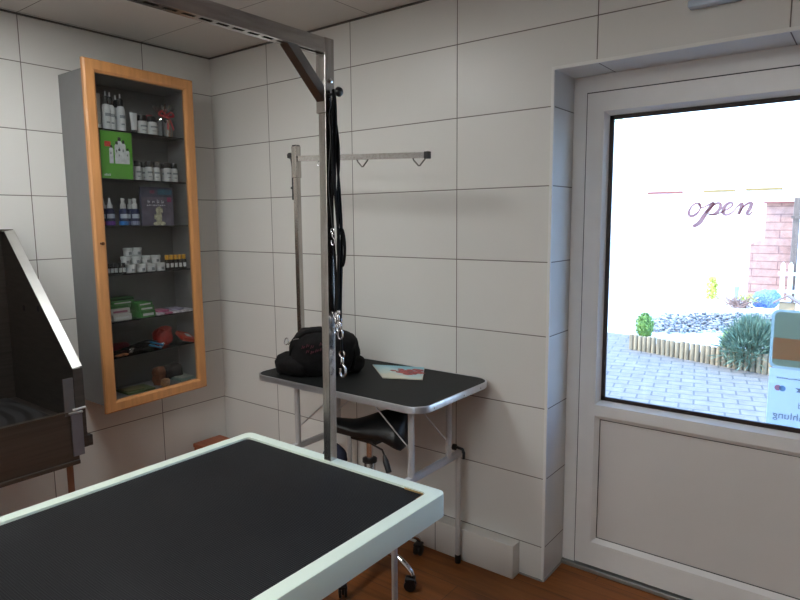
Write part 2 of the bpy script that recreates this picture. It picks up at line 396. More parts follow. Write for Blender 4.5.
b = MB(); b.box(gx0 + .024, gx1 - .024, SF + .033, SF + .039, gz0 + .024, gz1 - .024); b.build('glass_pane', M_doorglass, door)
b = MB(); w = .0045; x0, x1, z0, z1 = px0 + .0225, px1 - .0225, pz0 + .0225, pz1 - .0225; y0, y1 = SF + .0165, SF + .0195
for bx in ((x0, x0 + w, z0, z1), (x1 - w, x1, z0, z1), (x0, x1, z1 - w, z1), (x0, x1, z0, z0 + w)): b.box(bx[0], bx[1], y0, y1, bx[2], bx[3])
b.build('panel_seal', M_rubber, door)
b = MB(); b.box(px0 - .01, px1 + .01, SF + .0197, SB - .01, pz0 - .01, pz1 + .01); b.build('lower_panel', M_pvc_panel, door)
b = MB(); b.box(3.10, 3.135, SF - .009, SF - .0005, .93, 1.17, .004); b.tube([(3.117, SF - .009, 1.10), (3.117, SF - .05, 1.10), (3.10, SF - .055, 1.10), (2.99, SF - .055, 1.10)], .009, 12)
b.build('door_handle', M_pvc, lf, smooth=40)

# "open" lettering stuck on the outside of the pane, overexposure bleach put into its colour
GYin = SF + .033
def sx(u): return 2.4875 + u * .000601
def sz(v): return 1.694 - v * .00066
strokes = [
    ([(215, 184), (188, 181), (162, 202), (150, 232), (160, 252), (186, 246), (210, 222), (216, 194), (206, 182)], [.0022] * 3 + [.0034] * 3 + [.0022] * 3),
    ([(200, 186), (222, 206), (250, 196), (290, 177)], [.0016, .002, .002, .003]),
    ([(293, 178), (272, 205), (240, 250), (214, 290), (178, 313)], [.0035, .0048, .0052, .0055, .004]),
    ([(248, 236), (282, 198), (312, 183), (328, 192), (322, 218), (296, 242), (264, 243)], [.0018, .0024, .003, .0036, .0036, .003, .002]),
    ([(262, 243), (300, 246), (345, 228), (384, 206), (394, 188), (376, 182), (352, 202), (344, 230), (360, 248), (392, 236), (424, 200)], [.0015, .0018, .002, .0022, .0026, .003, .0042, .0042, .003, .002, .0016]),
    ([(418, 206), (440, 188), (444, 200), (428, 247)], [.0018, .003, .0042, .0036]),
    ([(430, 242), (452, 206), (480, 186), (494, 190), (486, 218), (474, 240), (486, 248), (502, 230)], [.0016, .0022, .003, .004, .0042, .0036, .0026, .0016]),
]
b = MB()
for pts, rs in strokes:
    sp = spline([(sx(u), GYin + .0078, sz(v)) for u, v in pts], 6)
    rr = []
    for i in range(len(sp)):
        t = i / (len(sp) - 1) * (len(rs) - 1); k = min(int(t), len(rs) - 2); rr.append(rs[k] + (rs[k + 1] - rs[k]) * (t - k))
    b.tube(sp, [q_ * 1.6 for q_ in rr], 8, flat=(Vector((0, 1, 0)), .15))
tag(b.build('open_lettering', film_mat('overexposed_black_film', (.46, .13, .13), .72), None, 60), 'black cursive word open stuck on the door glass, coloured reddish as bleached by overexposure', 'lettering')

# notice on the pane, printed to be read from outside (so mirrored from in here)
px_, pz_ = 2.871, .765
sg = thing('door_notice', 'white translucent notice with mirrored print and card logos on the door glass', 'sticker', (px_, GYin + .0065, pz_))
Yp = GYin + .0068
def rrect(b, x0, x1, z0, z1, r, y0, y1):
    pts = []
    for cx, cz, a0 in ((x1 - r, z1 - r, 0), (x0 + r, z1 - r, 90), (x0 + r, z0 + r, 180), (x1 - r, z0 + r, 270)):
        for k in range(7):
            a = math.radians(a0 + 15 * k); pts.append((cx + r * math.cos(a), cz + r * math.sin(a)))
    b.prism(pts, 'y', y0, y1); return b
b = MB(); b.box(px_ + .003, 3.045, Yp, Yp + .0006, .768, .9845); b.build('white_backing', film_mat('white_sticker_film', (.72, .76, .80), .86), sg)
b = rrect(MB(), px_, 3.045, .985, 1.196, .022, Yp, Yp + .0006); b.build('rounded_backing', film_mat('pale_sticker_edge', (.55, .62, .60), .85), sg)
b = rrect(MB(), px_ + .009, 3.036, 0.994, 1.188, .018, Yp - .0006, Yp - .0002); b.build('green_field', film_mat('sage_green_print', (.62, .64, .46), .70), sg)
b = MB(); b.box(px_ + .009, 3.036, Yp - .0011, Yp - .0008, 1.018, 1.095); b.build('orange_field', film_mat('orange_print', (1.0, .62, .38), .66), sg)
ux, uz = (-1, 0, 0), (0, 0, 1)
b = MB(); b.text('und', .030, (3.013, Yp - .001, .848), ux, uz); b.text('Bezahlung', .037, (3.043, Yp - .001, .803), ux, uz); b.build('printed_words', film_mat('grey_print', (.30, .33, .36), .85), sg)
b = MB(); xk = 2.899
while xk < 3.02:
    wk = R_.uniform(.003, .008); b.box(xk, xk + wk, Yp - .0010, Yp - .0007, .949, .949 + R_.choice((.0025, .0035, .0045))); xk += wk + .0016
b.build('small_print', film_mat('thin_grey_print', (.30, .32, .35), .95), sg)
def disc(b, x, z, r, y, sxk=1):
    b.prism([(x + sxk * r * math.cos(2 * math.pi * k / 20), z + r * math.sin(2 * math.pi * k / 20)) for k in range(20)], 'y', y, y + .0003)
b = MB(); disc(b, 2.904, .914, .0105, Yp - .0010); b.build('red_logo_disc', film_mat('red_print', (.85, .25, .30), .55), sg)
b = MB(); disc(b, 2.918, .9135, .0105, Yp - .0015); b.build('blue_logo_disc', film_mat('blue_print', (.25, .50, .80), .55), sg)
b = MB(); b.prism([(2.956, .921), (2.982, .921), (2.982, .906), (2.960, .906), (2.966, .914)], 'y', Yp - .0010, Yp - .0007); b.build('dark_logo', film_mat('navy_print', (.30, .32, .38), .6), sg)

# emergency sign box above the door
t = thing('emergency_light', 'white and clear box light fixed on the wall above the door', 'light', (2.68, 0, 2.2))
MB().box(2.60, 2.765, -.05, -.0005, 2.222, 2.36, .006).build('housing', M_trim, t, 40)
MB().box(2.606, 2.759, -.048, -.004, 2.200, 2.2215, .004).build('clear_lens', pm('clear_plastic_lens', (.55, .66, .78), .15, var=.05), t, 40)

# ceiling light panels
def panel(x0, x1, y0, y1, emit, label):
    t = thing('ceiling_light', label, 'light', ((x0 + x1) / 2, (y0 + y1) / 2, H))
    b = MB(); w = .018
    for q in ((x0, x1, y0, y0 + w), (x0, x1, y1 - w, y1), (x0, x0 + w, y0 + w, y1 - w), (x1 - w, x1, y0 + w, y1 - w)): b.box(*q, H - .014, H - .0005)
    b.build('frame', M_trim, t)
    m = bpy.data.materials.new('lit_diffuser'); m.use_nodes = True; nt = m.node_tree; nt.nodes.clear()
    o = nt.nodes.new('ShaderNodeOutputMaterial'); e = nt.nodes.new('ShaderNodeEmission'); e.inputs[0].default_value = (.975, 1.0, .99, 1); e.inputs[1].default_value = emit
    lk(nt, e.outputs[0], o.inputs[0])
    MB().box(x0 + w, x1 - w, y0 + w, y1 - w, H - .010, H - .003).build('diffuser', m, t)
panel(.68, 1.275, -1.60, -1.02, PANEL_EMIT, 'square lit ceiling panel over the space before the display cabinet')
panel(1.75, 2.92, -3.40, -2.82, FILL_PANEL_EMIT, 'long fill light panel added unseen at the front end of the room')  # added fill panel out of view, brightens the door and back wall

# ------------------------------------------------------------------ big grooming table (foreground)
TX0, TX1, TY0, TY1, TH = 1.612, 2.358, -2.33, -1.092, .86
def rr_pts(x0, x1, y0, y1, r, n=6):
    pts = []
    for cx, cy, a0 in ((x1 - r, y1 - r, 0), (x0 + r, y1 - r, 90), (x0 + r, y0 + r, 180), (x1 - r, y0 + r, 270)):
        for k in range(n + 1):
            a = math.radians(a0 + 90 * k / n); pts.append((cx + r * math.cos(a), cy + r * math.sin(a)))
    return pts
def ring_prism(outer, inner, z0, z1):
    b = MB(); n = len(outer)
    V = lambda p, z: b.bm.verts.new((p[0], p[1], z))
    Ot, It, Ob, Ib = [V(p, z1) for p in outer], [V(p, z1) for p in inner], [V(p, z0) for p in outer], [V(p, z0) for p in inner]
    for k in range(n):
        m = (k + 1) % n
        for A, B in ((Ot, It), (It, Ib), (Ib, Ob), (Ob, Ot)): b.bm.faces.new((A[k], A[m], B[m], B[k]))
    es = [e for e in b.bm.edges if (e.verts[0] in Ot and e.verts[1] in Ot)]
    bmesh.ops.bevel(b.bm, geom=es, offset=.003, segments=2, affect='EDGES', profile=.5)
    return b
gt = thing('grooming_table', 'large grooming table in the foreground, black ribbed mat in a pale mint white frame', 'table', ((TX0 + TX1) / 2, (TY0 + TY1) / 2, 0))
ring_prism(rr_pts(TX0, TX1, TY0, TY1, .022), rr_pts(TX0 + .036, TX1 - .036, TY0 + .036, TY1 - .036, .012), TH - .058, TH).build('frame', M_mint, gt, 40)
MB().prism(rr_pts(TX0 + .0365, TX1 - .0365, TY0 + .0365, TY1 - .0365, .012), 'z', TH - .02, TH - .006).build('rubber_mat', M_mat, gt)
MB().box(TX0 + .036, TX1 - .036, TY0 + .036, TY1 - .036, TH - .04, TH - .0205).build('board', pm('plywood', (.25, .17, .10), .7), gt)
ed = MB(); ed.tube([(TX1 - .10, TY1 - .0395, TH - .004), (TX1 - .045, TY1 - .0395, TH - .004), (TX1 - .0395, TY1 - .045, TH - .004), (TX1 - .0395, TY1 - .075, TH - .004)], .0022, 6)
ed.build('brass_corner_edge', pm('worn_brass', (.45, .30, .12), .4, metal=.8), gt)
for (lx, ly) in ((TX1 - .20, TY1 - .36), (TX0 + .20, TY1 - .36), (TX1 - .20, TY0 + .30), (TX0 + .20, TY0 + .30)):
    b = MB(); b.tube([(lx, ly, .0), (lx, ly, TH - .041)], .0078, 14); b.build('leg', M_grey_paint, gt, 40)
for ly in (TY1 - .36, TY0 + .30):
    MB().tube([(TX0 + .20, ly, .22), (TX1 - .20, ly, .22)], .010, 12).build('cross_bar', M_grey_paint, gt, 40)

# overhead arm frame standing on its rim
PX, PY = 1.983, TY1 - .019
ar = thing('grooming_arm', 'tall square stainless steel grooming arm clamped on the large table and reaching overhead', 'stand', (PX, PY, TH))
s = .0130
ZT = 1.980
MB().box(PX - s, PX + s, PY - s, PY + s, TH + .0005, ZT - .03, .0015).build('post', M_steel, ar)
MB().box(PX - s - .004, PX + s + .004, PY - s - .004, PY + s + .004, 1.795, ZT - .0, .002).build('corner_sleeve', M_steel, ar)
slot = []
arm = MB(); AY0 = TY0 + .10; AZ0, AZ1 = ZT - .038, ZT - .002
w = .0165
# top channel open in slots along its underside
arm.box(PX - w, PX + w, AY0, PY - w, AZ1 - .003, AZ1); arm.box(PX - w, PX - w + .003, AY0, PY - w, AZ0, AZ1 - .003); arm.box(PX + w - .003, PX + w, AY0, PY - w, AZ0, AZ1 - .003)
arm.box(PX - w + .003, PX - .004, AY0, PY - w, AZ0, AZ0 + .003); arm.box(PX + .008, PX + w - .003, AY0, PY - w, AZ0, AZ0 + .003)
y = PY - .12
while y > AY0 + .05:
    arm.box(PX - .004, PX + .008, y - .012, y, AZ0, AZ0 + .003); y -= .042
arm.build('top_bar', M_steel_arm, ar)
b = MB(); th = Vector((0, -.150, .146)); p0 = Vector((PX, PY - .0175, 1.842)); p1 = Vector((PX, PY - .122, AZ0 - .0005))
d = (p1 - p0).normalized(); nrm = Vector((0, d.z, -d.y))
hw = .0135
Vs = []
for q in (p0, p1):
    if q is p0: A = q + Vector((0, 0, .018)); B = q - Vector((0, 0, .018))
    else: A = q + Vector((0, .018, 0)); B = q - Vector((0, .018, 0))
    Vs.append([b.bm.verts.new((PX + hw, *A.yz)), b.bm.verts.new((PX - hw, *A.yz)), b.bm.verts.new((PX - hw, *B.yz)), b.bm.verts.new((PX + hw, *B.yz))])
for k in range(4): b.bm.faces.new((Vs[0][k], Vs[0][(k + 1) % 4], Vs[1][(k + 1) % 4], Vs[1][k]))
b.bm.faces.new(Vs[0]); b.bm.faces.new(Vs[1][::-1])
b.build('corner_brace', pm('mat_reflection_steel', (.26, .25, .24), .3, metal=1, var=.15), ar)  # dark reflection of the table mat put into the brace colour
b = MB(); b.lathe([(.006, 0), (.006, .004), (.003, .005)], (0, 0, 0), 10, Matrix.Translation((PX + s + .0041, PY, 1.875)) @ Matrix.Rotation(math.pi / 2, 4, 'Y'))
b.build('bolt', M_chrome, ar)
b = MB(); b.box(PX - .03, PX + .03, TY1 + .0005, TY1 + .006, TH - .09, TH - .004, .001); b.box(PX - .02, PX + .02, TY1 + .0062, TY1 + .012, TH - .08, TH - .03, .002)
b.build('clamp_plate', M_steel, ar)
b = MB(); b.tube([(PX + s + .0005, PY, 1.86 - .02), (PX + s + .03, PY, 1.845)], .004, 8); b.lathe([(.002, 0), (.011, .002), (.013, .008), (.010, .014), (.002, .016)], (0, 0, 0), 12, Matrix.Translation((PX + s + .027, PY, 1.845)) @ Matrix.Rotation(math.pi / 2, 4, 'Y'))
b.build('hanging_knob', M_black, ar, 40)

ar.rotation_euler = (0, .012, 0)
# leashes hanging from that knob
def leash(x, dy, zb, loop, label, m=M_black_cloth, clip=True, twist=0.0, w_=.0055, cs=.8):
    kx = PX + s + .022
    t = thing('grooming_leash', label, 'leash', (kx, PY - .02, zb), 'grooming leashes hanging from the tall arm')
    pts = [(kx + .005, PY, 1.852), (kx + .006, PY + dy * .3, 1.83)]
    n = 8
    for i in range(1, n + 1):
        f = i / n; pts.append((kx + x * f + .003 * math.sin(f * 9 + twist), PY + dy + .003 * math.cos(f * 7 + twist), 1.83 - (1.83 - zb) * f))
    sp = spline(pts, 4)
    MB().tube(sp, w_, 8, flat=(Vector((.6, .8, 0)).normalized(), .4)).build('strap', m, t, 50)
    e = sp[-1]
    if loop:
        lp = [(e.x + .012 * math.sin(a) * 1.0, e.y, e.z - .05 - .05 * math.cos(a)) for a in [2 * math.pi * k / 20 for k in range(20)]]
        MB().tube(lp, .004, 8, closed=True).build('noose', m, t, 50)
    if clip:
        b = MB(); cz = e.z
        b.tube([(e.x + cs * .009 * math.cos(a), e.y, cz - cs * .008 + cs * .009 * math.sin(a)) for a in [2 * math.pi * k / 14 for k in range(14)]], .0022 * cs, 7, closed=True)
        b.lathe([(.003 * cs, 0), (.005 * cs, -.003 * cs), (.005 * cs, -.018 * cs), (.0035 * cs, -.022 * cs)], (e.x, e.y, cz - .016 * cs), 10)
        b.tube(spline([(e.x + cs * u_, e.y, cz - cs * v_) for u_, v_ in ((0, .036), (.010, .045), (.011, .062), (0, .072), (-.008, .062), (-.007, .050))], 5), .0028 * cs, 8)
        b.build('snap_hook', M_chrome, t, 50)
    return t
leash(-.011, .004, 1.275, False, 'black leash against the tall post, its snap hook in the bright cluster', w_=.0085)
leash(.006, .008, 1.262, False, 'black leash with chrome hook, middle one of the hanging bunch', twist=1, w_=.0085)
leash(.013, -.002, 1.285, False, 'black leash with chrome hook, outermost of the hanging bunch', twist=2, w_=.009)
leash(.004, .018, 1.17, False, 'black and silver leash whose chrome hook hangs lowest, over the rear table', twist=3, w_=.0085, cs=1.0)
leash(.009, .013, 1.50, True, 'short black leash ending in a loop halfway down the tall post', twist=4, clip=False, w_=.007)
leash(.0, -.014, 1.50, False, 'thin dark cord leash with a small hook halfway down the post', m=pm('grey_cord', (.06, .06, .06), .6), twist=5, w_=.002, cs=.6)

# ------------------------------------------------------------------ folding grooming table at the back wall
BX0, BX1, BY0, BY1, BH = .956, 1.888, -.548, -.014, .842
ft = thing('folding_table', 'smaller black topped folding grooming table with aluminium edge against the back wall', 'table', ((BX0 + BX1) / 2, (BY0 + BY1) / 2, 0))
ring_prism(rr_pts(BX0, BX1, BY0, BY1, .075, 8), rr_pts(BX0 + .006, BX1 - .006, BY0 + .006, BY1 - .006, .069, 8), BH - .024, BH + .0015).build('aluminium_edge', M_alu, ft, 40)
MB().prism(rr_pts(BX0 + .0062, BX1 - .0062, BY0 + .0062, BY1 - .0062, .069, 8), 'z', BH - .020, BH).build('tabletop', pm('black_tabletop', (.010, .011, .011), .55, var=.3, scale=200, bump=.4, spec=.18), ft)
for k, (x_, y_) in enumerate([(BX1 + .0002, -.46), (BX1 + .0002, -.25), (BX1 + .0002, -.12)]):
    MB().lathe([(.0035, 0), (.003, .0015)], (0, 0, 0), 8, Matrix.Translation((x_ - .0002, y_, BH - .014)) @ Matrix.Rotation(math.pi / 2, 4, 'Y')).build('edge_rivet', M_chrome, ft)
for X in (1.76, 1.12):
    for y_ in (-.432, -.165):
        MB().tube([(X, y_, .512), (X, y_, BH - .0205)], .0125, 14).build('upper_leg', M_grey_paint, ft, 40)
    b = MB(); b.box(X - .012, X + .012, -.575, -.075, .494, .520, .004); b.build('cross_bar', M_grey_paint, ft, 40)
    for y_ in (-.545, -.088):
        lg = MB().tube([(X, y_, .03), (X, y_, .500)], .0118, 14).build('lower_leg', M_grey_paint, ft, 40)
        MB().lathe([(.013, 0), (.0135, .004), (.0135, .036), (.011, .04)], (X, y_, 0.0005), 14).build('rubber_foot', M_black, lg, 40)
    s_ = 1 if X > 1.4 else -1
    for y_ in (-.088,) if X > 1.4 else (-.548,):
        b = MB(); b.tube([(X, y_ + .012, .507), (X + .004 * s_, y_ + .030, .507)], .006, 8)
        b.lathe([(.006, 0), (.014, .003), (.014, .016), (.008, .020)], (0, 0, 0), 12, Matrix.Translation((X - .026 , y_ - .004, .535)) @ Matrix.Rotation(math.pi / 2, 4, 'Y'))
        b.tube([(X - .01, y_, .535), (X + .022, y_, .532), (X + .030, y_ - .002, .518), (X + .030, y_ - .002, .490)], .0065, 8)
        b.build('clamp_knob', M_black, ft, 40)
    # thin folding brace wires
    xe = X - s_ * .27
    for y_ in (-.41, -.188):
        MB().tube([(X, y_, .60), (xe, y_, BH - .0205)], .003, 8).build('brace_rod', M_alu, ft, 40)

# arm clamped on the folding table
QX, QY = .998, -.28
fa = thing('grooming_arm', 'slim square steel grooming arm with one horizontal bar, fixed on the folding table', 'stand', (QX, QY, BH - .08))
s = .0125
MB().box(QX - s, QX + s, QY - s, QY + s, BH + .0145, 1.81, .0015).build('post', M_steel, fa)
MB().box(QX - s - .003, QX + s + .003, QY - s - .003, QY + s + .003, 1.72, 1.862, .0015).build('sleeve', M_steel, fa)
MB().box(QX - s - .0005, QX + s + .0005, QY - s - .0005, QY + s + .0005, 1.8625, 1.868, .001).build('end_cap', M_black, fa)
bz = lambda x: 1.806 - (x - 1.0) * .046
b = MB(); b.prism([(QX + s + .0032, bz(QX) - .012), (1.724, bz(1.724) - .011), (1.724, bz(1.724) + .011), (QX + s + .0032, bz(QX) + .012)], 'y', QY - .009, QY + .009); ab = b.build('horizontal_bar', M_steel_arm, fa)
MB().box(1.7242, 1.745, QY - .0105, QY + .0105, bz(1.735) - .014, bz(1.735) + .014, .002).build('bar_cap', M_black, ab)
for xc in (1.695, 1.40):
    MB().tube([(xc + .030, QY, bz(xc + .03) - .0115), (xc + .026, QY, bz(xc) - .018), (xc + .003, QY, bz(xc) - .040), (xc - .003, QY, bz(xc) - .040), (xc - .026, QY, bz(xc) - .018), (xc - .030, QY, bz(xc - .03) - .0115)], .0032, 8).build('hook_eye', MATS.get('dull_steel') or pm('dull_steel', (.16, .15, .14), .4, metal=.8), ab, 50)
b = MB(); b.tube([(1.145 + .011 * math.cos(a), QY, 1.775 + .011 * math.sin(a)) for a in [2 * math.pi * k / 16 for k in range(16)]], .0016, 7, closed=True); b.build('ring', M_chrome, ab, 50)
b = MB(); b.tube([(QX - s - .003, QY, 1.81), (QX - s - .02, QY, 1.82)], .005, 8); b.lathe([(.004, -.014), (.014, -.010), (.015, .004), (.010, .012), (.002, .014)], (QX - s - .028, QY, 1.823), 12)
b.tube(spline([(QX - s - .022, QY, 1.815), (QX - s - .014, QY, 1.77), (QX - s - .010, QY - .004, 1.70), (QX - s - .005, QY - .01, 1.62)], 5), [.005] * 16, 8)
b.tube([(QX - s - .008, QY, 1.672), (QX - s - .026, QY, 1.676)], .005, 8)
b.build('hanging_strap', M_black, fa, 50)
b = MB(); b.box(QX - .030, QX + .032, QY - .022, QY + .022, BH + .0018, BH + .0142, .002)
b.build('clamp', M_steel, fa, 40)

# ------------------------------------------------------------------ bag on the folding table
bag = thing('black_bag', 'black fabric bag with straps slumped on the folding table', 'bag', (1.2, -.36, BH + .001))
FBt = BH + .0025
b = MB(); b.blob((1.226, -.350, .945), (.150, .098, .108), amp=.20, freq=9, e=.75, rot=.5, seed=1, flatbottom=FBt, n=44, m=30); b.build('body', M_black_cloth, bag, 60)
b = MB(); b.blob((1.118, -.445, .886), (.098, .062, .054), amp=.25, freq=12, e=.85, rot=.3, seed=5, flatbottom=FBt, n=32, m=22); b.build('side_pocket', M_black_cloth, bag, 60)
b = MB(); b.blob((1.305, -.262, .885), (.050, .045, .045), amp=.3, freq=14, e=.8, rot=.3, seed=9, flatbottom=FBt, n=28, m=18); b.build('folded_end', M_black_cloth, bag, 60)
b = MB(); b.tube(spline([(1.13, -.480, .93), (1.145, -.475, .985), (1.19, -.45, 1.035), (1.26, -.40, 1.045), (1.32, -.36, .99), (1.33, -.35, .92)], 6), .011, 8, flat=(Vector((.5, .86, 0)), .35)); b.build('strap', M_black_cloth, bag, 50)
b = MB(); b.tube(spline([(1.27, -.40, 1.02), (1.33, -.33, 1.00), (1.355, -.30, .94), (1.345, -.30, .875)], 6), .012, 8, flat=(Vector((.5, .86, 0)), .35)); b.build('strap', M_black_cloth, bag, 50)
b = MB(); b.tube([(1.128 + .012 * math.cos(a), -.492 + .004 * math.sin(a), 1.000 + .014 * math.sin(a)) for a in [2 * math.pi * k / 14 for k in range(14)]], .0025, 7, closed=True)
b.tube(spline([(1.135, -.49, .985), (1.16, -.485, 1.008), (1.19, -.475, 1.016)], 5), .002, 7); b.build('buckle', M_chrome, bag, 50)
from mathutils.bvhtree import BVHTree
bo = [o for o in kids(bag) if o.name.startswith('body')][0]
bv = BVHTree.FromPolygons([v.co.copy() for v in bo.data.vertices], [tuple(p.vertices) for p in bo.data.polygons])
b = MB(); dd = Vector((-.55, .83, 0)).normalized(); sd_ = Vector((.83, .55, 0)).normalized()
def on_bag(u, z):
    o_ = Vector((1.226, -.350, 0)) + sd_ * u - dd * .5 + Vector((0, 0, z)) - bag.location
    h = bv.ray_cast(o_, dd)[0]
    return (h if h is not None else o_ + dd * .4) - dd * .002 + bag.location
for row in range(2):
    for k in range(5):
        if (row, k) in ((1, 0), (0, 3)): continue
        u_ = -.085 + .020 * k; z_ = .980 - .024 * row + .004 * math.sin(k * 2.1) + .010 * k * .3
        b.tube([on_bag(u_, z_ - .006), on_bag(u_ + .004, z_ + .007), on_bag(u_ + .009, z_ - .003), on_bag(u_ + .013, z_ + .006)], .0016, 5)
b.build('pink_stitching', pm('dark_pink_thread', (.17, .035, .055), .7), bag, 50)

# brochure on the folding table
br = thing('brochure', 'pale blue folded brochure with a red floral picture lying on the folding table', 'brochure', (1.49, -.15, BH + .0015))
zb = BH + .0018
c4 = [Vector((1.301, -.115, zb)), Vector((1.535, -.022, zb)), Vector((1.652, -.203, zb)), Vector((1.492, -.276, zb))]
def slab(pts, z0, z1, z2=None):
    b = MB(); b.prism([(p.x, p.y) for p in pts], 'z', z0, z1); return b
slab(c4, zb, zb + .004).build('pages', pm('cream_paper', (.70, .68, .58), .6), br)
def mat_cover():
    m, nt, b = mat_new('pale_blue_print')
    tc = nt.nodes.new('ShaderNodeTexCoord'); sp = nt.nodes.new('ShaderNodeSeparateXYZ'); lk(nt, tc.outputs['Generated'], sp.inputs[0])
    nz = nt.nodes.new('ShaderNodeTexNoise'); nz.inputs['Scale'].default_value = 3; lk(nt, tc.outputs['Generated'], nz.inputs['Vector'])
    f = math_n(nt, 'ADD', sp.outputs['Y'], math_n(nt, 'MULTIPLY', math_n(nt, 'SUBTRACT', nz.outputs[0], .5), .7))
    rp = nt.nodes.new('ShaderNodeValToRGB'); e = rp.color_ramp.elements; e[0].position = .15; e[0].color = (.72, .72, .60, 1); e[1].position = .8; e[1].color = (.20, .50, .62, 1)
    q = e.new(.45); q.color = (.50, .72, .75, 1)
    lk(nt, f, rp.inputs[0]); lk(nt, rp.outputs[0], b.inputs['Base Color']); b.inputs['Roughness'].default_value = .3
    return m
slab([c + (Vector((1.49, -.155, zb)) - c) * .015 for c in c4], zb + .0043, zb + .005).build('cover', mat_cover(), br)
b = MB(); cx, cy = 1.525, -.135
for k in range(13):
    a = k * 2.399; r0 = .006 + .0042 * k; l = .020 + .008 * (k % 3)
    p = Vector((cx + r0 * math.cos(a) * 1.3, cy + r0 * math.sin(a) * .9, 0))
    b.prism([(p.x + l * math.cos(a + t_), p.y + l * .6 * math.sin(a + t_)) for t_ in (0, 1.3, 2.6, 3.9, 5.1)], 'z', zb + .0052 + .0001 * k, zb + .0054 + .0001 * k)
b.build('red_picture', pm('dark_red_print', (.38, .05, .05), .4, var=.7, scale=90), br)

# ------------------------------------------------------------------ saddle stool under it
SX, SY = 1.48, -.355
st = thing('saddle_stool', 'black saddle stool on a chrome five legged castor base under the folding table', 'stool', (SX, SY, 0))
# seat: lofted saddle, long axis a
ang = math.radians(35); ca, sa = math.cos(ang), math.sin(ang)
b = MB(); N, K = 22, 20; grid = []
for i in range(N + 1):
    t_ = i / N; L = -.165 + .335 * t_
    wd = .048 + .095 * min(1, t_ * 1.15) ** 1.3
    if t_ > .8: wd *= math.sqrt(max(.02, 1 - ((t_ - .8) / .22) ** 2))
    if t_ < .08: wd *= .6 + .4 * t_ / .08
    top = .686 - .012 * math.sin(math.pi * min(1, t_ * 1.5)) + .075 * max(0, t_ - .3)
    drop = .020 + .115 * min(1, t_ * 1.1) ** 2.1
    row_t, row_b = [], []
    for k in range(K + 1):
        u = -1 + 2 * k / K
        v = wd * math.sin(u * math.pi / 2) ; zz = top - drop * abs(u) ** 1.8
        row_t.append((L, v, zz)); row_b.append((L * .98, v * .9, zz - .050 * (1 - .7 * abs(u) ** 3) ))
    grid.append(row_t + row_b[::-1])
def W(p): return (SX + p[0] * ca - p[1] * sa, SY + p[0] * sa + p[1] * ca, p[2])
rings = [[b.bm.verts.new(W(p)) for p in row] for row in grid]
for A, B in zip(rings, rings[1:]):
    n = len(A)
    for k in range(n): b.bm.faces.new((A[k], A[(k + 1) % n], B[(k + 1) % n], B[k]))
b.bm.faces.new(rings[0][::-1]); b.bm.faces.new(rings[-1])
b.build('seat', M_black_leather, st, 50)
b = MB(); b.box(SX - .07, SX + .07, SY - .045, SY + .045, .590, .612, .004); b.build('seat_plate', M_black, st)
MB().lathe([(.014, .30), (.014, .5895)], (SX, SY, 0), 18).build('gas_piston', M_chrome, st, 40)
cl = MB().lathe([(.022, .12), (.024, .13), (.024, .492), (.020, .497)], (SX, SY, 0), 20).build('column', M_steel, st, 40)
MB().lathe([(.0245, .490), (.032, .492), (.032, .506), (.024, .510)], (SX, SY, 0), 20).build('collar', M_black, cl, 40)
b = MB(); b.tube([(SX + .03, SY - .04, .595), (SX + .14, SY - .085, .600), (SX + .172, SY - .11, .588)], .004, 8)
b.tube([(SX + .170, SY - .11, .592), (SX + .180, SY - .113, .570), (SX + .200, SY - .118, .530)], [.006, .013, .012], 10, flat=(Vector((.6, -.8, 0)), .5)); b.build('height_lever', M_black, st, 50)
MB().lathe([(.03, .085), (.045, .09), (.045, .125), (.028, .14)], (SX, SY, 0), 20).build('hub', M_chrome, st, 40)
def castor(cx_, cy_, rz_, par):
    b = MB(); mt = Matrix.Translation((cx_, cy_, 0)) @ Matrix.Rotation(rz_, 4, 'Z')
    fk = MB(); fk.tube([mt @ Vector(p) for p in ((0, 0, .055), (0, 0, .075))], .006, 8); fk.box(-.020, .008, -.004, .004, .02, .058, .002, mtx=mt); fk.box(-.030, .012, -.018, .018, .045, .058, .004, mtx=mt)
    f = fk.build('castor', M_black, par, 40)
    for sgn in (-1, 1):
        w_ = MB().lathe([(.012, -.006), (.024, -.005), (.0255, 0), (.024, .005), (.012, .006)], (0, 0, 0), 20, mt @ Matrix.Translation((-.010, sgn * .0115, .026)) @ Matrix.Rotation(math.pi / 2, 4, 'X'))
        w_.build('castor_wheel', M_black, f, 40)
a0 = math.atan2(-.38 - SY, 1.72 - SX)
for k in range(5):
    a = a0 + 2 * math.pi * k / 5; dx, dy = math.cos(a), math.sin(a); Rr = .245
    if SY + dy * Rr > -.10: Rr = (-.10 - SY) / dy
    sp = spline([(SX + dx * .03, SY + dy * .03, .108), (SX + dx * .10, SY + dy * .10, .118), (SX + dx * .18, SY + dy * .18, .108), (SX + dx * (Rr - .015), SY + dy * (Rr - .015), .085), (SX + dx * Rr, SY + dy * Rr, .066)], 5)
    lg = MB().tube(sp, [.0145 - .004 * i / len(sp) for i in range(len(sp))], 12).build('leg', M_chrome, st, 50)
    castor(SX + dx * Rr, SY + dy * Rr, a + .6, lg)

# dark bundle hanging below the folding table
t = thing('dark_pouch', 'dark navy cloth pouch hanging below the folding table beside the stool', 'pouch', (1.255, -.40, .42))
MB().blob((1.318, -.402, .485), (.060, .040, .060), amp=.2, freq=14, e=.85, seed=4, n=24, m=18).build('bag', pm('navy_cloth', (.02, .024, .05), .8, var=.3, scale=50, bump=.3), t, 60)
MB().tube(spline([(1.318, -.402, .535), (1.315, -.40, .65), (1.318, -.402, BH - .0205)], 4), .003, 6).build('cord', M_black_cloth, t, 60)

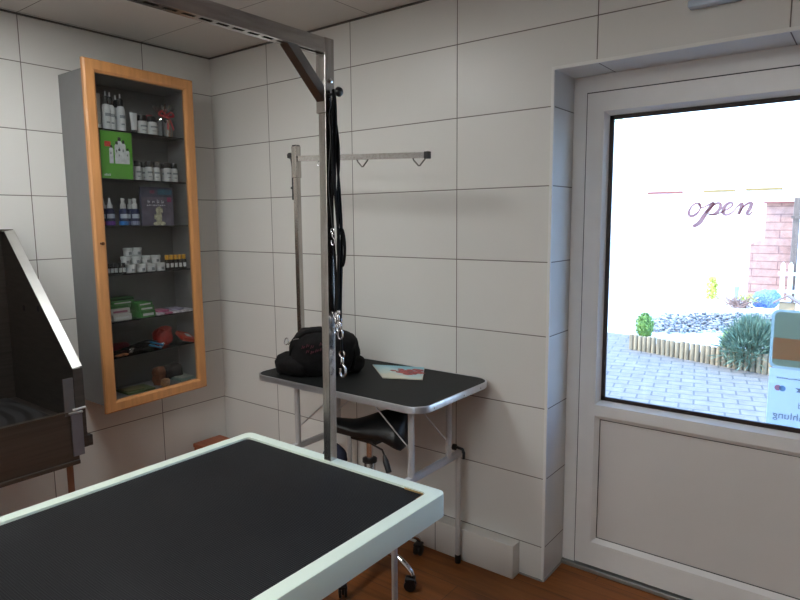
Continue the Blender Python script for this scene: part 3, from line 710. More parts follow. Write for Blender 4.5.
# ------------------------------------------------------------------ display cabinet on the left wall
CZ0, CZ1 = .628, 2.232
cab = thing('display_cabinet', 'tall grey wall cabinet with orange wooden glazed door', 'cabinet', (.0, -.575, CZ0))
LY, RY = -.862, -.292       # outer faces of the two sides
def front_x(y): return .245 + (y - LY) * (-.047 / (RY - LY))
b = MB()
b.prism([(.0008, LY), (front_x(LY), LY), (front_x(LY + .016), LY + .016), (.0008, LY + .016)], 'z', CZ0 + .01, CZ1 - .012)
b.prism([(.0008, RY - .016), (front_x(RY - .016), RY - .016), (front_x(RY), RY), (.0008, RY)], 'z', CZ0 + .01, CZ1 - .012)
for z in (CZ0 + .01, CZ1 - .028): b.prism([(.0008, LY + .0162), (front_x(LY + .016), LY + .0162), (front_x(RY - .016), RY - .0162), (.0008, RY - .0162)], 'z', z, z + .016)
b.build('body', M_cab, cab)
MB().box(.0008, .010, LY + .0165, RY - .0165, CZ0 + .0265, CZ1 - .0285).build('back_board', M_cab_in, cab)
SHZ = [1.965, 1.733, 1.505, 1.270, 1.037, .860]
FLOORZ = CZ0 + .0262
for z in SHZ:
    MB().prism([(.011, LY + .018), (front_x(LY) - .03, LY + .018), (front_x(RY) - .03, RY - .018), (.011, RY - .018)], 'z', z - .006, z).build('glass_shelf', M_shelf, cab)
# door: frame lies along the front line, slightly angled
dl = Vector((front_x(LY) - front_x(RY), 0, 0))
p_l = Vector((front_x(LY - .012) + .001, LY - .012, 0)); p_r = Vector((front_x(RY + .018) + .001, RY + .018, 0))
du = (p_r - p_l); DW = du.length; du.normalize(); dn = Vector((-du.y, du.x, 0)); dn = dn if dn.x > 0 else -dn
DM = Matrix(((du.x, dn.x, 0, p_l.x), (du.y, dn.y, 0, p_l.y), (0, 0, 1, CZ0 - .022), (0, 0, 0, 1)))
DHt = CZ1 - CZ0 + .052; fw = .056
b = MB()
V = lambda u, d, z: b.bm.verts.new(DM @ Vector((u, d, z)))
O = [(0, 0), (DW, 0), (DW, DHt), (0, DHt)]; I = [(fw, fw), (DW - fw, fw), (DW - fw, DHt - fw), (fw, DHt - fw)]
def mixp(p, q, f): return (p[0] + (q[0] - p[0]) * f, p[1] + (q[1] - p[1]) * f)
rows = [[V(*(lambda p: (p[0], .0, p[1]))(o)) for o in O], [V(o[0], .017, o[1]) for o in O],
        [V(mixp(o, i, .12)[0], .023, mixp(o, i, .12)[1]) for o, i in zip(O, I)], [V(mixp(o, i, .80)[0], .023, mixp(o, i, .80)[1]) for o, i in zip(O, I)],
        [V(i[0], .016, i[1]) for i in I], [V(i[0], 0, i[1]) for i in I]]
for A, B in zip(rows, rows[1:] + rows[:1]):
    for k in range(4): b.bm.faces.new((A[k], A[(k + 1) % 4], B[(k + 1) % 4], B[k]))
dr = b.build('door', M_wood, cab)
MB().box(fw - .004, DW - fw + .004, .005, .009, fw - .004, DHt - fw + .004, mtx=DM).build('glass_pane', M_cabglass, dr)
MB().lathe([(.005, 0), (.004, .008), (.008, .014), (.008, .018), (.003, .021)], (0, 0, 0), 12, DM @ Matrix.Translation((.026, .023, 1.425 - CZ0 + .022)) @ Matrix.Rotation(-math.pi / 2, 4, 'X')).build('knob', pm('bronze_knob', (.16, .07, .03), .35, metal=.7), dr, 40)

# --- goods in the cabinet
W_lab = pm('white_plastic', (.62, .63, .64), .35, var=.04)
W_lab2 = pm('white_label', (.58, .60, .60), .5, var=.05)
G_txt = pm('grey_label_print', (.22, .24, .26), .5)
def label_wrap(r, z0, z1, c, m, parent, name='label', seg=20, a0=-1.2, a1=1.2):
    b = MB(); n = 12; top, bot = [], []
    for k in range(n + 1):
        a = a0 + (a1 - a0) * k / n
        top.append(b.bm.verts.new((c[0] + r * math.cos(a), c[1] + r * math.sin(a), c[2] + z1))); bot.append(b.bm.verts.new((c[0] + r * math.cos(a), c[1] + r * math.sin(a), c[2] + z0)))
    for k in range(n): b.bm.faces.new((top[k], top[k + 1], bot[k + 1], bot[k]))
    return b.build(name, m, parent, 60)
def bottle(name, label, cat, loc, r, h, body_m, cap_m, lab_m=None, cap='screw', group=None, caph=.03, print_m=None):
    t = thing(name, label, cat, loc, group); c = loc
    hb = h - caph
    b = MB(); b.lathe([(r * .86, 0), (r, r * .15), (r, hb * .80), (r * .85, hb * .92), (r * .42, hb)], c, 20); b.build('body', body_m, t, 40)
    if cap == 'screw': MB().lathe([(r * .80, hb * .9), (r * .86, hb * .93), (r * .86, h - .002), (r * .8, h)], c, 18).build('cap', cap_m, t, 40)
    elif cap == 'nozzle': MB().lathe([(r * .62, hb * .98), (r * .62, hb + caph * .25), (r * .40, hb + caph * .4), (r * .16, h)], c, 16).build('nozzle', cap_m, t, 40)
    elif cap == 'spray':
        q = MB(); q.lathe([(r * .6, hb * .96), (r * .66, hb), (r * .60, hb + caph * .4), (r * .42, hb + caph * .48), (r * .40, h)], c, 16)
        q.tube([(c[0] + r * .3, c[1], c[2] + h - .008), (c[0] + r * .75, c[1], c[2] + h - .006)], r * .15, 8); q.build('spray_head', cap_m, t, 40)
    elif cap == 'pump':
        MB().lathe([(r * .62, hb * .93), (r * .66, hb), (r * .66, hb + caph * .5), (r * .3, hb + caph * .62)], c, 16).build('collar', M_black, t, 40)
        q = MB(); q.lathe([(.0035, hb + caph * .5), (.0035, h)], c, 10); q.build('pump_stem', cap_m, t, 40)
    if lab_m: 
        lb = label_wrap(r * 1.012, hb * .14, hb * .74, c, lab_m, t)
        if print_m: 
            label_wrap(r * 1.03, hb * .50, hb * .62, c, print_m, lb, 'print', a0=-.75, a1=.75)
            label_wrap(r * 1.03, hb * .24, hb * .30, c, print_m, lb, 'print', a0=-.5, a1=.3)
    return t
Z = lambda i: SHZ[i] + .0008
def y15(px_, l, l_px, r, r_px): return l + (px_ - l_px) * (r - l) / (r_px - l_px)
def sy(i, px_, x=.15):
    """lateral place along a shelf"""
    tab = [(-.76, 99, -.32, 180), (-.752, 104, -.292, 187), (-.758, 106, -.286, 190), (-.768, 107, -.270, 195), (-.775, 109, -.265, 198), (-.772, 112, -.262, 200), (-.76, 117, -.285, 195)]
    a = tab[i]; return y15(px_, *a) + (.15 - x) * .62
# shelf 1
t = thing('cosmetic_tube', 'tall grey tube, leftmost on the top shelf of the cabinet', 'tube', (.165, -.775, Z(0)))
b = MB(); b.lathe([(.019, 0), (.019, .02)], t.location, 16); b.build('cap', W_lab, t, 40)
b = MB(); c = t.location; rings = []
for z_, rx, ry in ((.0202, .021, .021), (.10, .016, .022), (.165, .003, .024)):
    rings.append([b.bm.verts.new((c.x + rx * math.cos(a), c.y + ry * math.sin(a), c.z + z_)) for a in [2 * math.pi * k / 16 for k in range(16)]])
for A, B in zip(rings, rings[1:]):
    for k in range(16): b.bm.faces.new((A[k], A[(k + 1) % 16], B[(k + 1) % 16], B[k]))
b.bm.faces.new(rings[0][::-1]); b.bm.faces.new(rings[-1]); b.build('sleeve', pm('warm_grey_plastic', (.33, .31, .28), .5), t, 50)
gp = 'pump bottles on the top shelf of the cabinet'
first = bottle('pump_bottle', 'white pump bottle with black collar, leftmost of the row on the top shelf', 'bottle', (.165, sy(0, 105.5), Z(0)), .020, .180, W_lab, W_lab, W_lab2, 'pump', gp, .055, G_txt)
for px_, x_, lab in ((111, .155, 'white pump bottle, second from left of the row on the top shelf'), (115.5, .105, 'white pump bottle standing behind the others on the top shelf'), (120.5, .155, 'white pump bottle, rightmost of the row on the top shelf')):
    copy_tree(first, (x_, sy(0, px_, x_), Z(0)), lab)
t = thing('cosmetic_tube', 'small white tube standing between bottles and jars on the top shelf', 'tube', (.16, sy(0, 131.5), Z(0)))
b = MB(); c = t.location; b.lathe([(.013, 0), (.013, .014)], c, 14); b.build('cap', M_black, t, 40)
b = MB(); rings = []
for z_, rx, ry in ((.0142, .013, .013), (.06, .010, .017), (.098, .002, .020)):
    rings.append([b.bm.verts.new((c.x + rx * math.cos(a), c.y + ry * math.sin(a), c.z + z_)) for a in [2 * math.pi * k / 16 for k in range(16)]])
for A, B in zip(rings, rings[1:]):
    for k in range(16): b.bm.faces.new((A[k], A[(k + 1) % 16], B[(k + 1) % 16], B[k]))
b.bm.faces.new(rings[0][::-1]); b.bm.faces.new(rings[-1]); b.build('sleeve', W_lab, t, 50)
first = bottle('squat_bottle', 'squat white bottle with black cap, beside the small tube on the top shelf', 'bottle', (.15, sy(0, 140.5), Z(0)), .026, .092, W_lab, M_black, W_lab2, 'screw', 'squat bottles on the top shelf of the cabinet', .022, G_txt)
copy_tree(first, (.155, sy(0, 150), Z(0)), 'squat white bottle with black cap, beside the wrapped gift set')
red_bit = pm('red_cap', (.30, .03, .04), .4)
bottle('squat_bottle', 'white bottle with dark red cap behind the squat pair on the top shelf', 'bottle', (.065, sy(0, 148, .065), Z(0)), .020, .115, W_lab, red_bit, None, 'screw', 'squat bottles on the top shelf of the cabinet', .022)
# gift set in cellophane
gx_, gy_ = .12, sy(0, 164, .12)
t = thing('gift_set', 'cellophane wrapped gift set tied with a red ribbon on the top shelf', 'gift', (gx_, gy_, Z(0)))
M_cello = glass_mat('cellophane', (.82, .82, .83), 2.4)
b = MB(); n = 26; prof = [(.046, .0005), (.050, .03), (.046, .085), (.016, .108), (.034, .135), (.052, .160)]; rings = []
for r_, z_ in prof:
    rings.append([b.bm.verts.new((gx_ + r_ * (1 + (.16 if r_ != .016 else .3) * math.sin(k * 5.3)) * math.cos(2 * math.pi * k / n), gy_ + r_ * (1 + .16 * math.sin(k * 5.3 + 1)) * math.sin(2 * math.pi * k / n), Z(0) + z_ + (.012 * math.sin(k * 2.7) if z_ > .12 else 0))) for k in range(n)])
for A, B in zip(rings, rings[1:]):
    for k in range(n): b.bm.faces.new((A[k], A[(k + 1) % n], B[(k + 1) % n], B[k]))
b.build('cellophane', M_cello, t)
b = MB(); b.lathe([(.019, .002), (.020, .01), (.020, .075), (.012, .082)], (gx_ + .002, gy_ - .022, Z(0)), 16); b.lathe([(.018, .002), (.018, .07), (.010, .08)], (gx_, gy_ + .022, Z(0)), 16); b.build('white_bottles', W_lab, t, 40)
b = MB(); b.tube([(gx_ + .017 * math.cos(a), gy_ + .017 * math.sin(a), Z(0) + .108) for a in [2 * math.pi * k / 14 for k in range(14)]], .004, 6, closed=True)
for sgn in (-1, 1):
    b.tube(spline([(gx_ + .02, gy_, Z(0) + .108), (gx_ + .025, gy_ + sgn * .025, Z(0) + .130), (gx_ + .02, gy_ + sgn * .042, Z(0) + .112), (gx_ + .02, gy_, Z(0) + .106)], 5), .006, 6, flat=(Vector((1, 0, 0)), .3))
    b.tube(spline([(gx_ + .02, gy_, Z(0) + .106), (gx_ + .045, gy_ + sgn * .010, Z(0) + .075), (gx_ + .055, gy_ + sgn * .016, Z(0) + .035)], 5), .005, 6, flat=(Vector((1, 0, 0)), .3))
b.build('red_ribbon', pm('red_ribbon', (.42, .02, .03), .35), t, 60)
# shelf 2
gc = thing('green_display_card', 'bright green card picturing white bottles, leaning on the second shelf', 'card', (.18, sy(1, 116, .18), Z(1)))
gy0, gy1 = -.782, -.625
cz = Z(1); tl = .012
CM = Matrix(((0, -1, 0, .196), (1, 0, 0, gy0), (0, 0, 1, cz), (0, 0, 0, 1)))      # u->y, depth->-x
cw, chh = gy1 - gy0, .232
tiltm = CM @ Matrix.Rotation(.035, 4, 'X')
MB().box(0, cw, 0, .003, 0, .222, mtx=tiltm).build('card', pm('bright_green_print', (.10, .36, .03), .45, var=.06), gc)
for u0, hh, ww, dep in ((.050, .085, .020, 0), (.092, .125, .026, .0004), (.078, .105, .022, .0008), (.112, .112, .022, .0006), (.132, .075, .018, .001), (.09, .07, .018, .0014)):
    q = MB(); z0 = .072
    q.prism([(u0 - ww / 2, z0), (u0 + ww / 2, z0), (u0 + ww / 2, z0 + hh * .78), (u0 + ww * .3, z0 + hh * .86), (u0 - ww * .3, z0 + hh * .86), (u0 - ww / 2, z0 + hh * .78)], 'y', -.0012 - dep, -.0010 - dep)
    for v in q.bm.verts: v.co = tiltm @ v.co
    pb = q.build('printed_bottle', pm('pale_print', (.62, .64, .66), .5, var=.15, scale=60), gc)
    q = MB(); q.box(u0 - ww * .28, u0 + ww * .28, -.0013 - dep, -.0010 - dep, z0 + hh * .86, z0 + hh, mtx=tiltm); q.build('printed_cap', M_black, pb)
    q = MB(); q.box(u0 - ww * .25, u0 + ww * .05, -.0016 - dep, -.0013 - dep, z0 + hh * .5, z0 + hh * .62, mtx=tiltm); q.build('printed_mark', G_txt, pb)
MB().box(.018, .048, -.0013, -.001, .150, .174, mtx=tiltm).build('red_printed_spot', pm('red_spot', (.6, .05, .03), .5), gc)
q = MB()
for k in range(4): q.box(.012 + .008 * k, .018 + .008 * k, -.0014, -.001, .012, .020 + .003 * (k % 2), mtx=tiltm)
q.build('printed_mark', W_lab2, gc)
first = None
gsec = 'small white bottles with black caps on the second shelf'
for px_, x_, h_, r_, lab in ((136, .14, .098, .019, 'small white bottle beside the green card, black cap'), (142, .10, .096, .018, 'small white bottle set back, second from the green card'), (147.5, .15, .100, .0195, 'small white bottle, third from the green card'),
                       (155, .145, .098, .020, 'small white bottle, middle of the row, fourth from the green card'), (163, .11, .098, .019, 'small white bottle set back, fifth from the green card'),
                       (166.5, .155, .094, .019, 'small white bottle, second from the right end of that row'), (173.5, .15, .094, .0185, 'small white bottle, last at the right end of the second shelf')):
    if first is None: first = bottle('small_bottle', lab, 'bottle', (x_, sy(1, px_, x_), Z(1)), r_, h_, W_lab, M_black, W_lab2, 'screw', gsec, .022, G_txt)
    else: copy_tree(first, (x_, sy(1, px_, x_), Z(1)), lab, rotz=R_.uniform(-.3, .3))
# shelf 3: spray and nozzle bottles, book
navy = pm('navy_bottle', (.015, .022, .075), .35); pale = pm('pale_blue_label', (.45, .52, .62), .5)
for px_, x_, kind_, band, lab in ((104, .10, 'nozzle', (.42, .05, .05), 'navy bottle with red base band half hidden at the left of the third shelf'), (111, .16, 'nozzle', (.18, .05, .40), 'navy bottle with pointed white nozzle and violet base band'),
                                (123, .16, 'spray', (.03, .22, .62), 'navy spray bottle with bright blue base band on the third shelf'), (129, .09, 'spray', (.10, .12, .3), 'navy spray bottle standing behind the blue banded pair'),
                                (134, .16, 'spray', (.28, .31, .45), 'navy spray bottle with grey lilac base band beside the book')):
    t = bottle('spray_bottle', lab, 'bottle', (x_, sy(2, px_, x_), Z(2)), .021, .136, navy, W_lab, None, kind_, 'navy bottles on the third shelf of the cabinet', .048)
    c = t.location; hb = .088
    label_wrap(.0215, hb * .42, hb * .66, c, pale, t, 'label')
    label_wrap(.0216, hb * .05, hb * .26, c, pm('band_%02d' % int(band[0] * 100 + band[2] * 10), band, .5), t, 'colour_band', a0=-3.1, a1=3.1)
bk = thing('dog_book', 'upright dark violet book with a pale dog and lettering on the cover', 'book', (.16, sy(2, 157, .16), Z(2)))
yl, yr = sy(2, 140.5, .165), sy(2, 173, .165)
BM_ = Matrix(((0, -1, 0, .165), (1, 0, 0, yl), (0, 0, 1, Z(2)), (0, 0, 0, 1))); bw = yr - yl; bh = .196
MB().box(0, bw, 0, .012, 0, bh, mtx=BM_).build('cover', pm('dark_violet_cover', (.045, .045, .085), .35, var=.35, scale=14), bk)
MB().box(.003, bw - .003, -.0006, -.0002, .0, bh - .05, mtx=BM_).build('cover_picture', pm('grey_violet_picture', (.10, .085, .13), .45, var=.4, scale=25), bk)
q = MB(); cu = bw * .52
def ell(u, z, a, b_, d): q.prism([(u + a * math.cos(2 * math.pi * k / 14), z + b_ * math.sin(2 * math.pi * k / 14)) for k in range(14)], 'y', d - .0003, d)
ell(cu, .040, .017, .040, -.0010); ell(cu + .004, .082, .015, .016, -.0014); ell(cu - .022, .044, .006, .014, -.0012); ell(cu + .018, .078, .005, .013, -.0018); ell(cu - .012, .080, .005, .012, -.0018); ell(cu - .018, .009, .016, .009, -.0018); ell(cu + .018, .010, .018, .010, -.0018)
for v in q.bm.verts: v.co = BM_ @ v.co
q.build('printed_dog', pm('cream_dog_print', (.50, .49, .34), .5, var=.6, scale=70), bk)
MB().box(bw * .50, bw * .96, -.0010, -.0006, .158, .186, mtx=BM_).build('blue_strip', pm('dim_blue_print', (.02, .10, .17), .5, var=.5, scale=40), bk)
MB().box(bw * .28, bw * .42, -.0010, -.0006, .164, .180, mtx=BM_).build('magenta_strip', pm('dim_magenta_print', (.13, .02, .06), .5, var=.5, scale=40), bk)
q = MB()
for k in range(4):
    u0 = .036 + .026 * k; hh_ = (.016, .012, .020, .016)[k]
    q.box(u0, u0 + .0035, -.0012, -.0009, .114, .114 + hh_, mtx=BM_); q.box(u0 + .004, u0 + .012, -.0012, -.0009, .114 + hh_ * (.35, .6, .1, .1)[k], .118 + hh_ * (.35, .6, .1, .1)[k], mtx=BM_); q.box(u0 + .009, u0 + .012, -.0012, -.0009, .116, .112 + hh_ * .9, mtx=BM_)
for k in range(9):
    u0 = .030 + .012 * k; q.box(u0, u0 + .009, -.0012, -.0009, .100 + .0015 * (k % 3), .106 + .001 * (k % 2), mtx=BM_)
q.build('cover_lettering', pm('pale_violet_print', (.60, .60, .70), .5), bk)
MB().box(bw * .80, bw * .93, -.0012, -.0008, .122, .146, mtx=BM_).build('red_spot', pm('red_violet_print', (.28, .03, .12), .5), bk)
# shelf 4
dk = pm('dark_brown_glass', (.018, .016, .015), .25)
first = None
for k, (px_, nm) in enumerate(((108.5, 'first'), (112, 'second'), (115.5, 'third'), (119.5, 'fourth'), (123, 'fifth'))):
    lab = 'tiny dark bottle with pale label, %s from the left on the fourth shelf' % nm
    if first is None: first = bottle('dark_vial', lab, 'bottle', (.16, sy(3, px_, .16), Z(3)), .0092, .052, dk, M_black, W_lab2, 'screw', 'tiny dark bottles left on the fourth shelf', .015)
    else: copy_tree(first, (.16, sy(3, px_, .16), Z(3)), lab)
def jar_proto(lab, loc):
    t = thing('cream_jar', lab, 'jar', loc, 'stacked white jars on the fourth shelf'); c = loc
    MB().lathe([(.021, 0), (.0225, .003), (.0225, .024), (.021, .0258)], c, 22).build('jar', W_lab, t, 40)
    MB().lathe([(.0242, .026), (.0245, .028), (.0245, .0385), (.0235, .040)], c, 22).build('lid', W_lab2, t, 40)
    label_wrap(.0228, .006, .020, c, G_txt, t, a0=-.35, a1=.35)
    return t
first = None
for row, (zz, pxs, xx) in enumerate(((0, (129.5, 139.5, 149, 158.5), .155), (.041, (125, 134.5, 144.5, 154), .150), (.082, (127, 135.5), .10))):
    for k, px_ in enumerate(pxs):
        lab = 'white cream jar, %s from left in the %s row of the stack' % (('first', 'second', 'third', 'fourth')[k], ('bottom', 'middle', 'top')[row])
        loc = (xx, sy(3, px_, xx), Z(3) + zz)
        if first is None: first = jar_proto(lab, loc)
        else: copy_tree(first, loc, lab)
# jars hidden behind carry the top pair
for k, px_ in enumerate((127, 135.5)):
    for lv in (0, .041):
        copy_tree(first, (.10, sy(3, px_, .10) , Z(3) + lv), 'white cream jar behind the front stack, %s column, %s' % (('left', 'right')[k], 'resting on the shelf' if lv == 0 else 'resting on another jar'))
yel = pm('yellow_cap', (.72, .36, .01), .4)
first = None
for k, px_ in enumerate((165, 169.5, 174, 178.5, 183)):
    lab = 'small black bottle with yellow cap, %s from the left of the five' % ('first', 'second', 'third', 'fourth', 'last')[k]
    if first is None: first = bottle('yellow_capped_bottle', lab, 'bottle', (.155, sy(3, px_), Z(3)), .0118, .078, dk, yel, None, 'screw', 'yellow capped bottles on the fourth shelf', .020); label_wrap(.0121, .012, .034, first.location, W_lab2, first, a0=-.9, a1=.5)
    else: copy_tree(first, (.155, sy(3, px_), Z(3)), lab)
# shelf 5: green boxes, packets
def carton(lab, loc, sz, rz, m, stripe, grp, name='green_carton', word=None):
    t = thing(name, lab, 'box', loc, grp); c = loc
    MB().box(c[0] - sz[0] / 2, c[0] + sz[0] / 2, c[1] - sz[1] / 2, c[1] + sz[1] / 2, c[2], c[2] + sz[2], .0008).build('carton', m, t)
    MB().box(c[0] + sz[0] / 2 + .0002, c[0] + sz[0] / 2 + .0006, c[1] - sz[1] * .4, c[1] + sz[1] * .36, c[2] + sz[2] * .25, c[2] + sz[2] * .62).build('printed_stripe', stripe, t)
    t.rotation_euler = (0, 0, rz); return t
grn = pm('green_carton_print', (.05, .20, .045), .5, var=.4, scale=30); grn2 = pm('dark_green_print', (.03, .10, .03), .5, var=.4, scale=30)
ws = pm('white_carton', (.50, .49, .46), .55, var=.08); pk = pm('pink_print', (.30, .10, .16), .5)
z5 = Z(4)
gg = 'green and white cartons on the fifth shelf'
carton('white carton, lower one at the left end of the fifth shelf', (.14, -.720, z5), (.09, .095, .030), 0, ws, W_lab2, gg, 'white_carton')
carton('white carton with pink print lying on the other white one', (.13, -.722, z5 + .0308), (.08, .100, .026), .05, ws, pk, gg, 'white_carton')
carton('flat green carton directly on top of the white cartons', (.11, -.715, z5 + .0576), (.09, .115, .018), 0, grn, grn2, gg)
carton('thin green carton above, second of the left green stack', (.11, -.700, z5 + .0764), (.09, .12, .016), .08, grn, W_lab2, gg)
carton('dark green carton, topmost of the left green stack', (.10, -.690, z5 + .0932), (.08, .12, .014), -.05, grn2, M_black, gg)
carton('green carton with white text, lowest of the right green stack', (.15, -.590, z5), (.09, .082, .034), .1, grn, W_lab2, gg)
carton('green carton with white text, middle of the right green stack', (.145, -.592, z5 + .0348), (.09, .082, .024), .05, grn, W_lab2, gg)
carton('flat green carton, uppermost of the right green stack', (.14, -.600, z5 + .0596), (.09, .085, .018), .12, grn, W_lab2, gg)
pcols = [(.45, .40, .46), (.35, .08, .16), (.50, .48, .55), (.30, .28, .40), (.48, .46, .52), (.42, .12, .22), (.5, .5, .56)]
pl = ['lilac grey packet nearest the green cartons', 'crimson striped packet, second beside the green cartons', 'white packet in the middle of the flat row', 'violet grey packet in the flat row past the middle', 'white packet lying third from the right end', 'dark pink packet, second from the right end', 'white packet at the right end of the fifth shelf']
ys_ = [-.525, -.478, -.432, -.400, -.368, -.338, -.318]
zst = [0, 0, 0, .0105, 0, .0105, 0]
for k in range(7):
    if k in (3, 5): continue
    y_ = [-.515, -.468, -.421, 0, -.374, 0, -.329][k]
    q = MB(); q.box(-.045, .045, -.0215, .0215, 0, .012, .004, mtx=Matrix.Translation((.15, y_, z5)) @ Matrix.Rotation(R_.uniform(-.04, .04), 4, 'Z')); o = recentre(q.build('treat_packet', pm('packet_%d' % k, pcols[k], .4, var=.5, scale=60)), (.15, y_, z5))
    tag(o, pl[k], 'packet', 'flat packets on the fifth shelf')
for k, y_, tl_ in ((5, -.49, .1), (3, -.40, -.1)):
    q = MB(); q.box(-.04, .04, -.035, .035, 0, .010, .003, mtx=Matrix.Translation((.135, y_, z5 + .0130)) @ Matrix.Rotation(tl_, 4, 'Z')); o = recentre(q.build('treat_packet', pm('packet_%d' % k, pcols[k], .4, var=.6, scale=60)), (.135, y_, z5 + .0130))
    tag(o, {5: 'dark pink packet lying on top of the packets near the cartons', 3: 'violet grey packet lying on top of the other packets'}[k], 'packet', 'flat packets on the fifth shelf')
# shelf 6
z6 = Z(5)
def lump(name, lab, cat, c, r, m, seed, amp=.25, e=.7, rot=0, grp=None):
    o = MB().blob((c[0], c[1], c[2] + r[2] * .92), r, amp=amp, freq=22, e=e, seed=seed, rot=rot, n=26, m=16, flatbottom=c[2]).build(name, m, None, 60)
    recentre(o, c); return tag(o, lab, cat, grp)
redc = pm('red_cloth', (.30, .012, .008), .7, var=.35, scale=40, spec=.2)
t = thing('red_pouch', 'crumpled bright red pouch on the sixth shelf behind the blue clip', 'pouch', (.10, sy(5, 162, .10), z6))
MB().blob((.10, sy(5, 161, .10), z6 + .046), (.045, .052, .050), amp=.3, freq=20, e=.75, seed=3, n=30, m=20, flatbottom=z6).build('pouch', redc, t, 60)
MB().tube(spline([(.13, sy(5, 155, .13), z6 + .075), (.14, sy(5, 158, .14), z6 + .098), (.13, sy(5, 163, .13), z6 + .084)], 5), .004, 7).build('cord', redc, t, 60)
t = thing('red_wallet', 'flat orange red case leaning at the right end of the sixth shelf', 'case', (.13, sy(5, 186, .13), z6))
tm = Matrix.Translation((.15, sy(5, 184, .13), z6 + .029)) @ Matrix.Rotation(-.28, 4, 'X') @ Matrix.Rotation(.35, 4, 'Y')
MB().box(-.05, .04, -.046, .046, -.010, .012, .005, mtx=tm).build('case', pm('orange_red_cloth', (.42, .035, .012), .6, var=.15, spec=.2), t)
MB().box(-.02, .015, -.012, .018, .0125, .0135, mtx=tm).build('white_badge', W_lab2, t)
t = thing('blue_clip', 'bright blue plastic clip lying before the red pouch', 'clip', (.175, sy(5, 153, .17), z6))
tm = Matrix.Translation((.185, sy(5, 153, .17), z6 + .026)) @ Matrix.Rotation(-.35, 4, 'X')
blu = pm('bright_blue_plastic', (.01, .17, .36), .4)
MB().box(-.012, .012, -.036, .036, .000, .010, .004, mtx=tm).build('upper_jaw', blu, t, 40)
MB().box(-.012, .012, -.036, .030, -.016, -.006, .004, mtx=tm).build('lower_jaw', blu, t, 40)
t = thing('dog_harness', 'coiled black dog harness with chrome fittings at the left of the sixth shelf', 'harness', (.15, sy(5, 135, .15), z6))
b = MB()
for k in range(4):
    cy0 = sy(5, 130 + 6 * k, .15); pts = [(.125 + .045 * math.cos(a) * (1 - .08 * k), cy0 + (.07 - .008 * k) * math.sin(a), z6 + .008 + .0085 * k + .002 * math.sin(3 * a)) for a in [2 * math.pi * j / 26 for j in range(26)]]
    b.tube(pts, .0078, 8, closed=True, flat=(Vector((0, 0, 1)), .5))
b.build('webbing', M_black_cloth, t, 60)
b = MB()
for px_ in (131, 160):
    y_ = sy(5, px_, .19)
    b.tube([(.19, y_ + .010 * math.cos(a), z6 + .02 + .010 * math.sin(a)) for a in [2 * math.pi * j / 14 for j in range(14)]], .0028, 7, closed=True)
    b.tube([(.192, y_ - .014, z6 + .008), (.192, y_ + .012, z6 + .030)], .003, 7)
b.build('chrome_fittings', M_chrome, t, 50)
lump('red_folded_band', 'dark crimson folded band at the far left of the sixth shelf', 'band', (.05, sy(5, 119, .06), z6), (.028, .055, .022), pm('crimson_cloth', (.20, .008, .03), .6, var=.2), 8, amp=.15)
o = lump('orange_bag', 'small orange and blue packet in front of the harness at the left', 'packet', (.196, sy(5, 121, .19), z6), (.012, .035, .006), pm('orange_blue_pack', (.35, .13, .06), .5, var=.8, scale=40), 6, amp=.1)
# cabinet floor
z7 = FLOORZ + .0008
lump('brown_toy', 'reddish brown plush toy sitting in the middle of the cabinet floor', 'toy', (.13, sy(6, 156, .13), z7), (.035, .030, .050), pm('reddish_brown_plush', (.16, .05, .02), .8, var=.5, scale=50, bump=.6), 12, amp=.35)
lump('orange_toy', 'small orange tan toy leaning before the reddish brown one', 'toy', (.185, sy(6, 162, .19), z7), (.018, .026, .022), pm('tan_plush', (.30, .15, .06), .8, var=.4, scale=50), 14, amp=.3)
lump('black_toy', 'black plush lump at the back of the cabinet floor', 'toy', (.065, sy(6, 168, .065), z7), (.045, .060, .042), M_black_cloth, 15, amp=.3)
for k, (px_, x_, c_, lab, dz, sz) in enumerate(((178, .12, (.15, .22, .20), 'grey green cloth pad at the right of the cabinet floor', 0, (.13, .09, .014)), (179, .12, (.30, .32, .28), 'pale folded leaflet on the grey green pad', .0145, (.10, .08, .004)), (134, .14, (.10, .13, .05), 'long olive green mat at the left of the cabinet floor', 0, (.12, .15, .010)), (131, .14, (.17, .16, .07), 'yellowish green booklet lying on the olive mat', .0105, (.08, .10, .005)))):
    y_ = sy(6, px_, x_); q = MB(); q.box(x_ - sz[0] / 2, x_ + sz[0] / 2, y_ - sz[1] / 2, y_ + sz[1] / 2, z7 + dz, z7 + dz + sz[2], .0015)
    tag(recentre(q.build(('cloth_pad', 'leaflet', 'green_mat', 'booklet')[k], pm('cabinet_floor_item_%d' % k, c_, .6, var=.3)), (x_, y_, z7 + dz)), lab, ('pad', 'leaflet', 'mat', 'booklet')[k])
tag(recentre(MB().box(.188, .204, -.357, -.322, z7, z7 + .006, .001).build('price_tag', W_lab2), (.19, -.34, z7)), 'tiny white price tag at the right front of the cabinet floor', 'tag')

# ------------------------------------------------------------------ steel dog bath on the left
TBX, TBY = .60, -1.165
tub = thing('dog_bath', 'stainless steel dog bath with sloping side wall at the left wall', 'bath', (.3, -1.7, 0))
YL = -2.35
b = MB(); b.prism([(.012, .55), (TBX, .55), (TBX, .935), (.045, 1.485), (.012, 1.485)], 'y', TBY - .003, TBY)
for h_ in ((.185, 1.155), (.325, 1.160)):
    pass
side = b.build('side_wall', M_steel_tub, tub)
for hx, hz in ((.188, 1.152), (.330, 1.160)):
    MB().prism([(hx + .011 * math.cos(a), hz + .013 * math.sin(a)) for a in [2 * math.pi * k / 16 for k in range(16)]], 'y', TBY - .0042, TBY - .0032).build('hole', M_rubber, side)
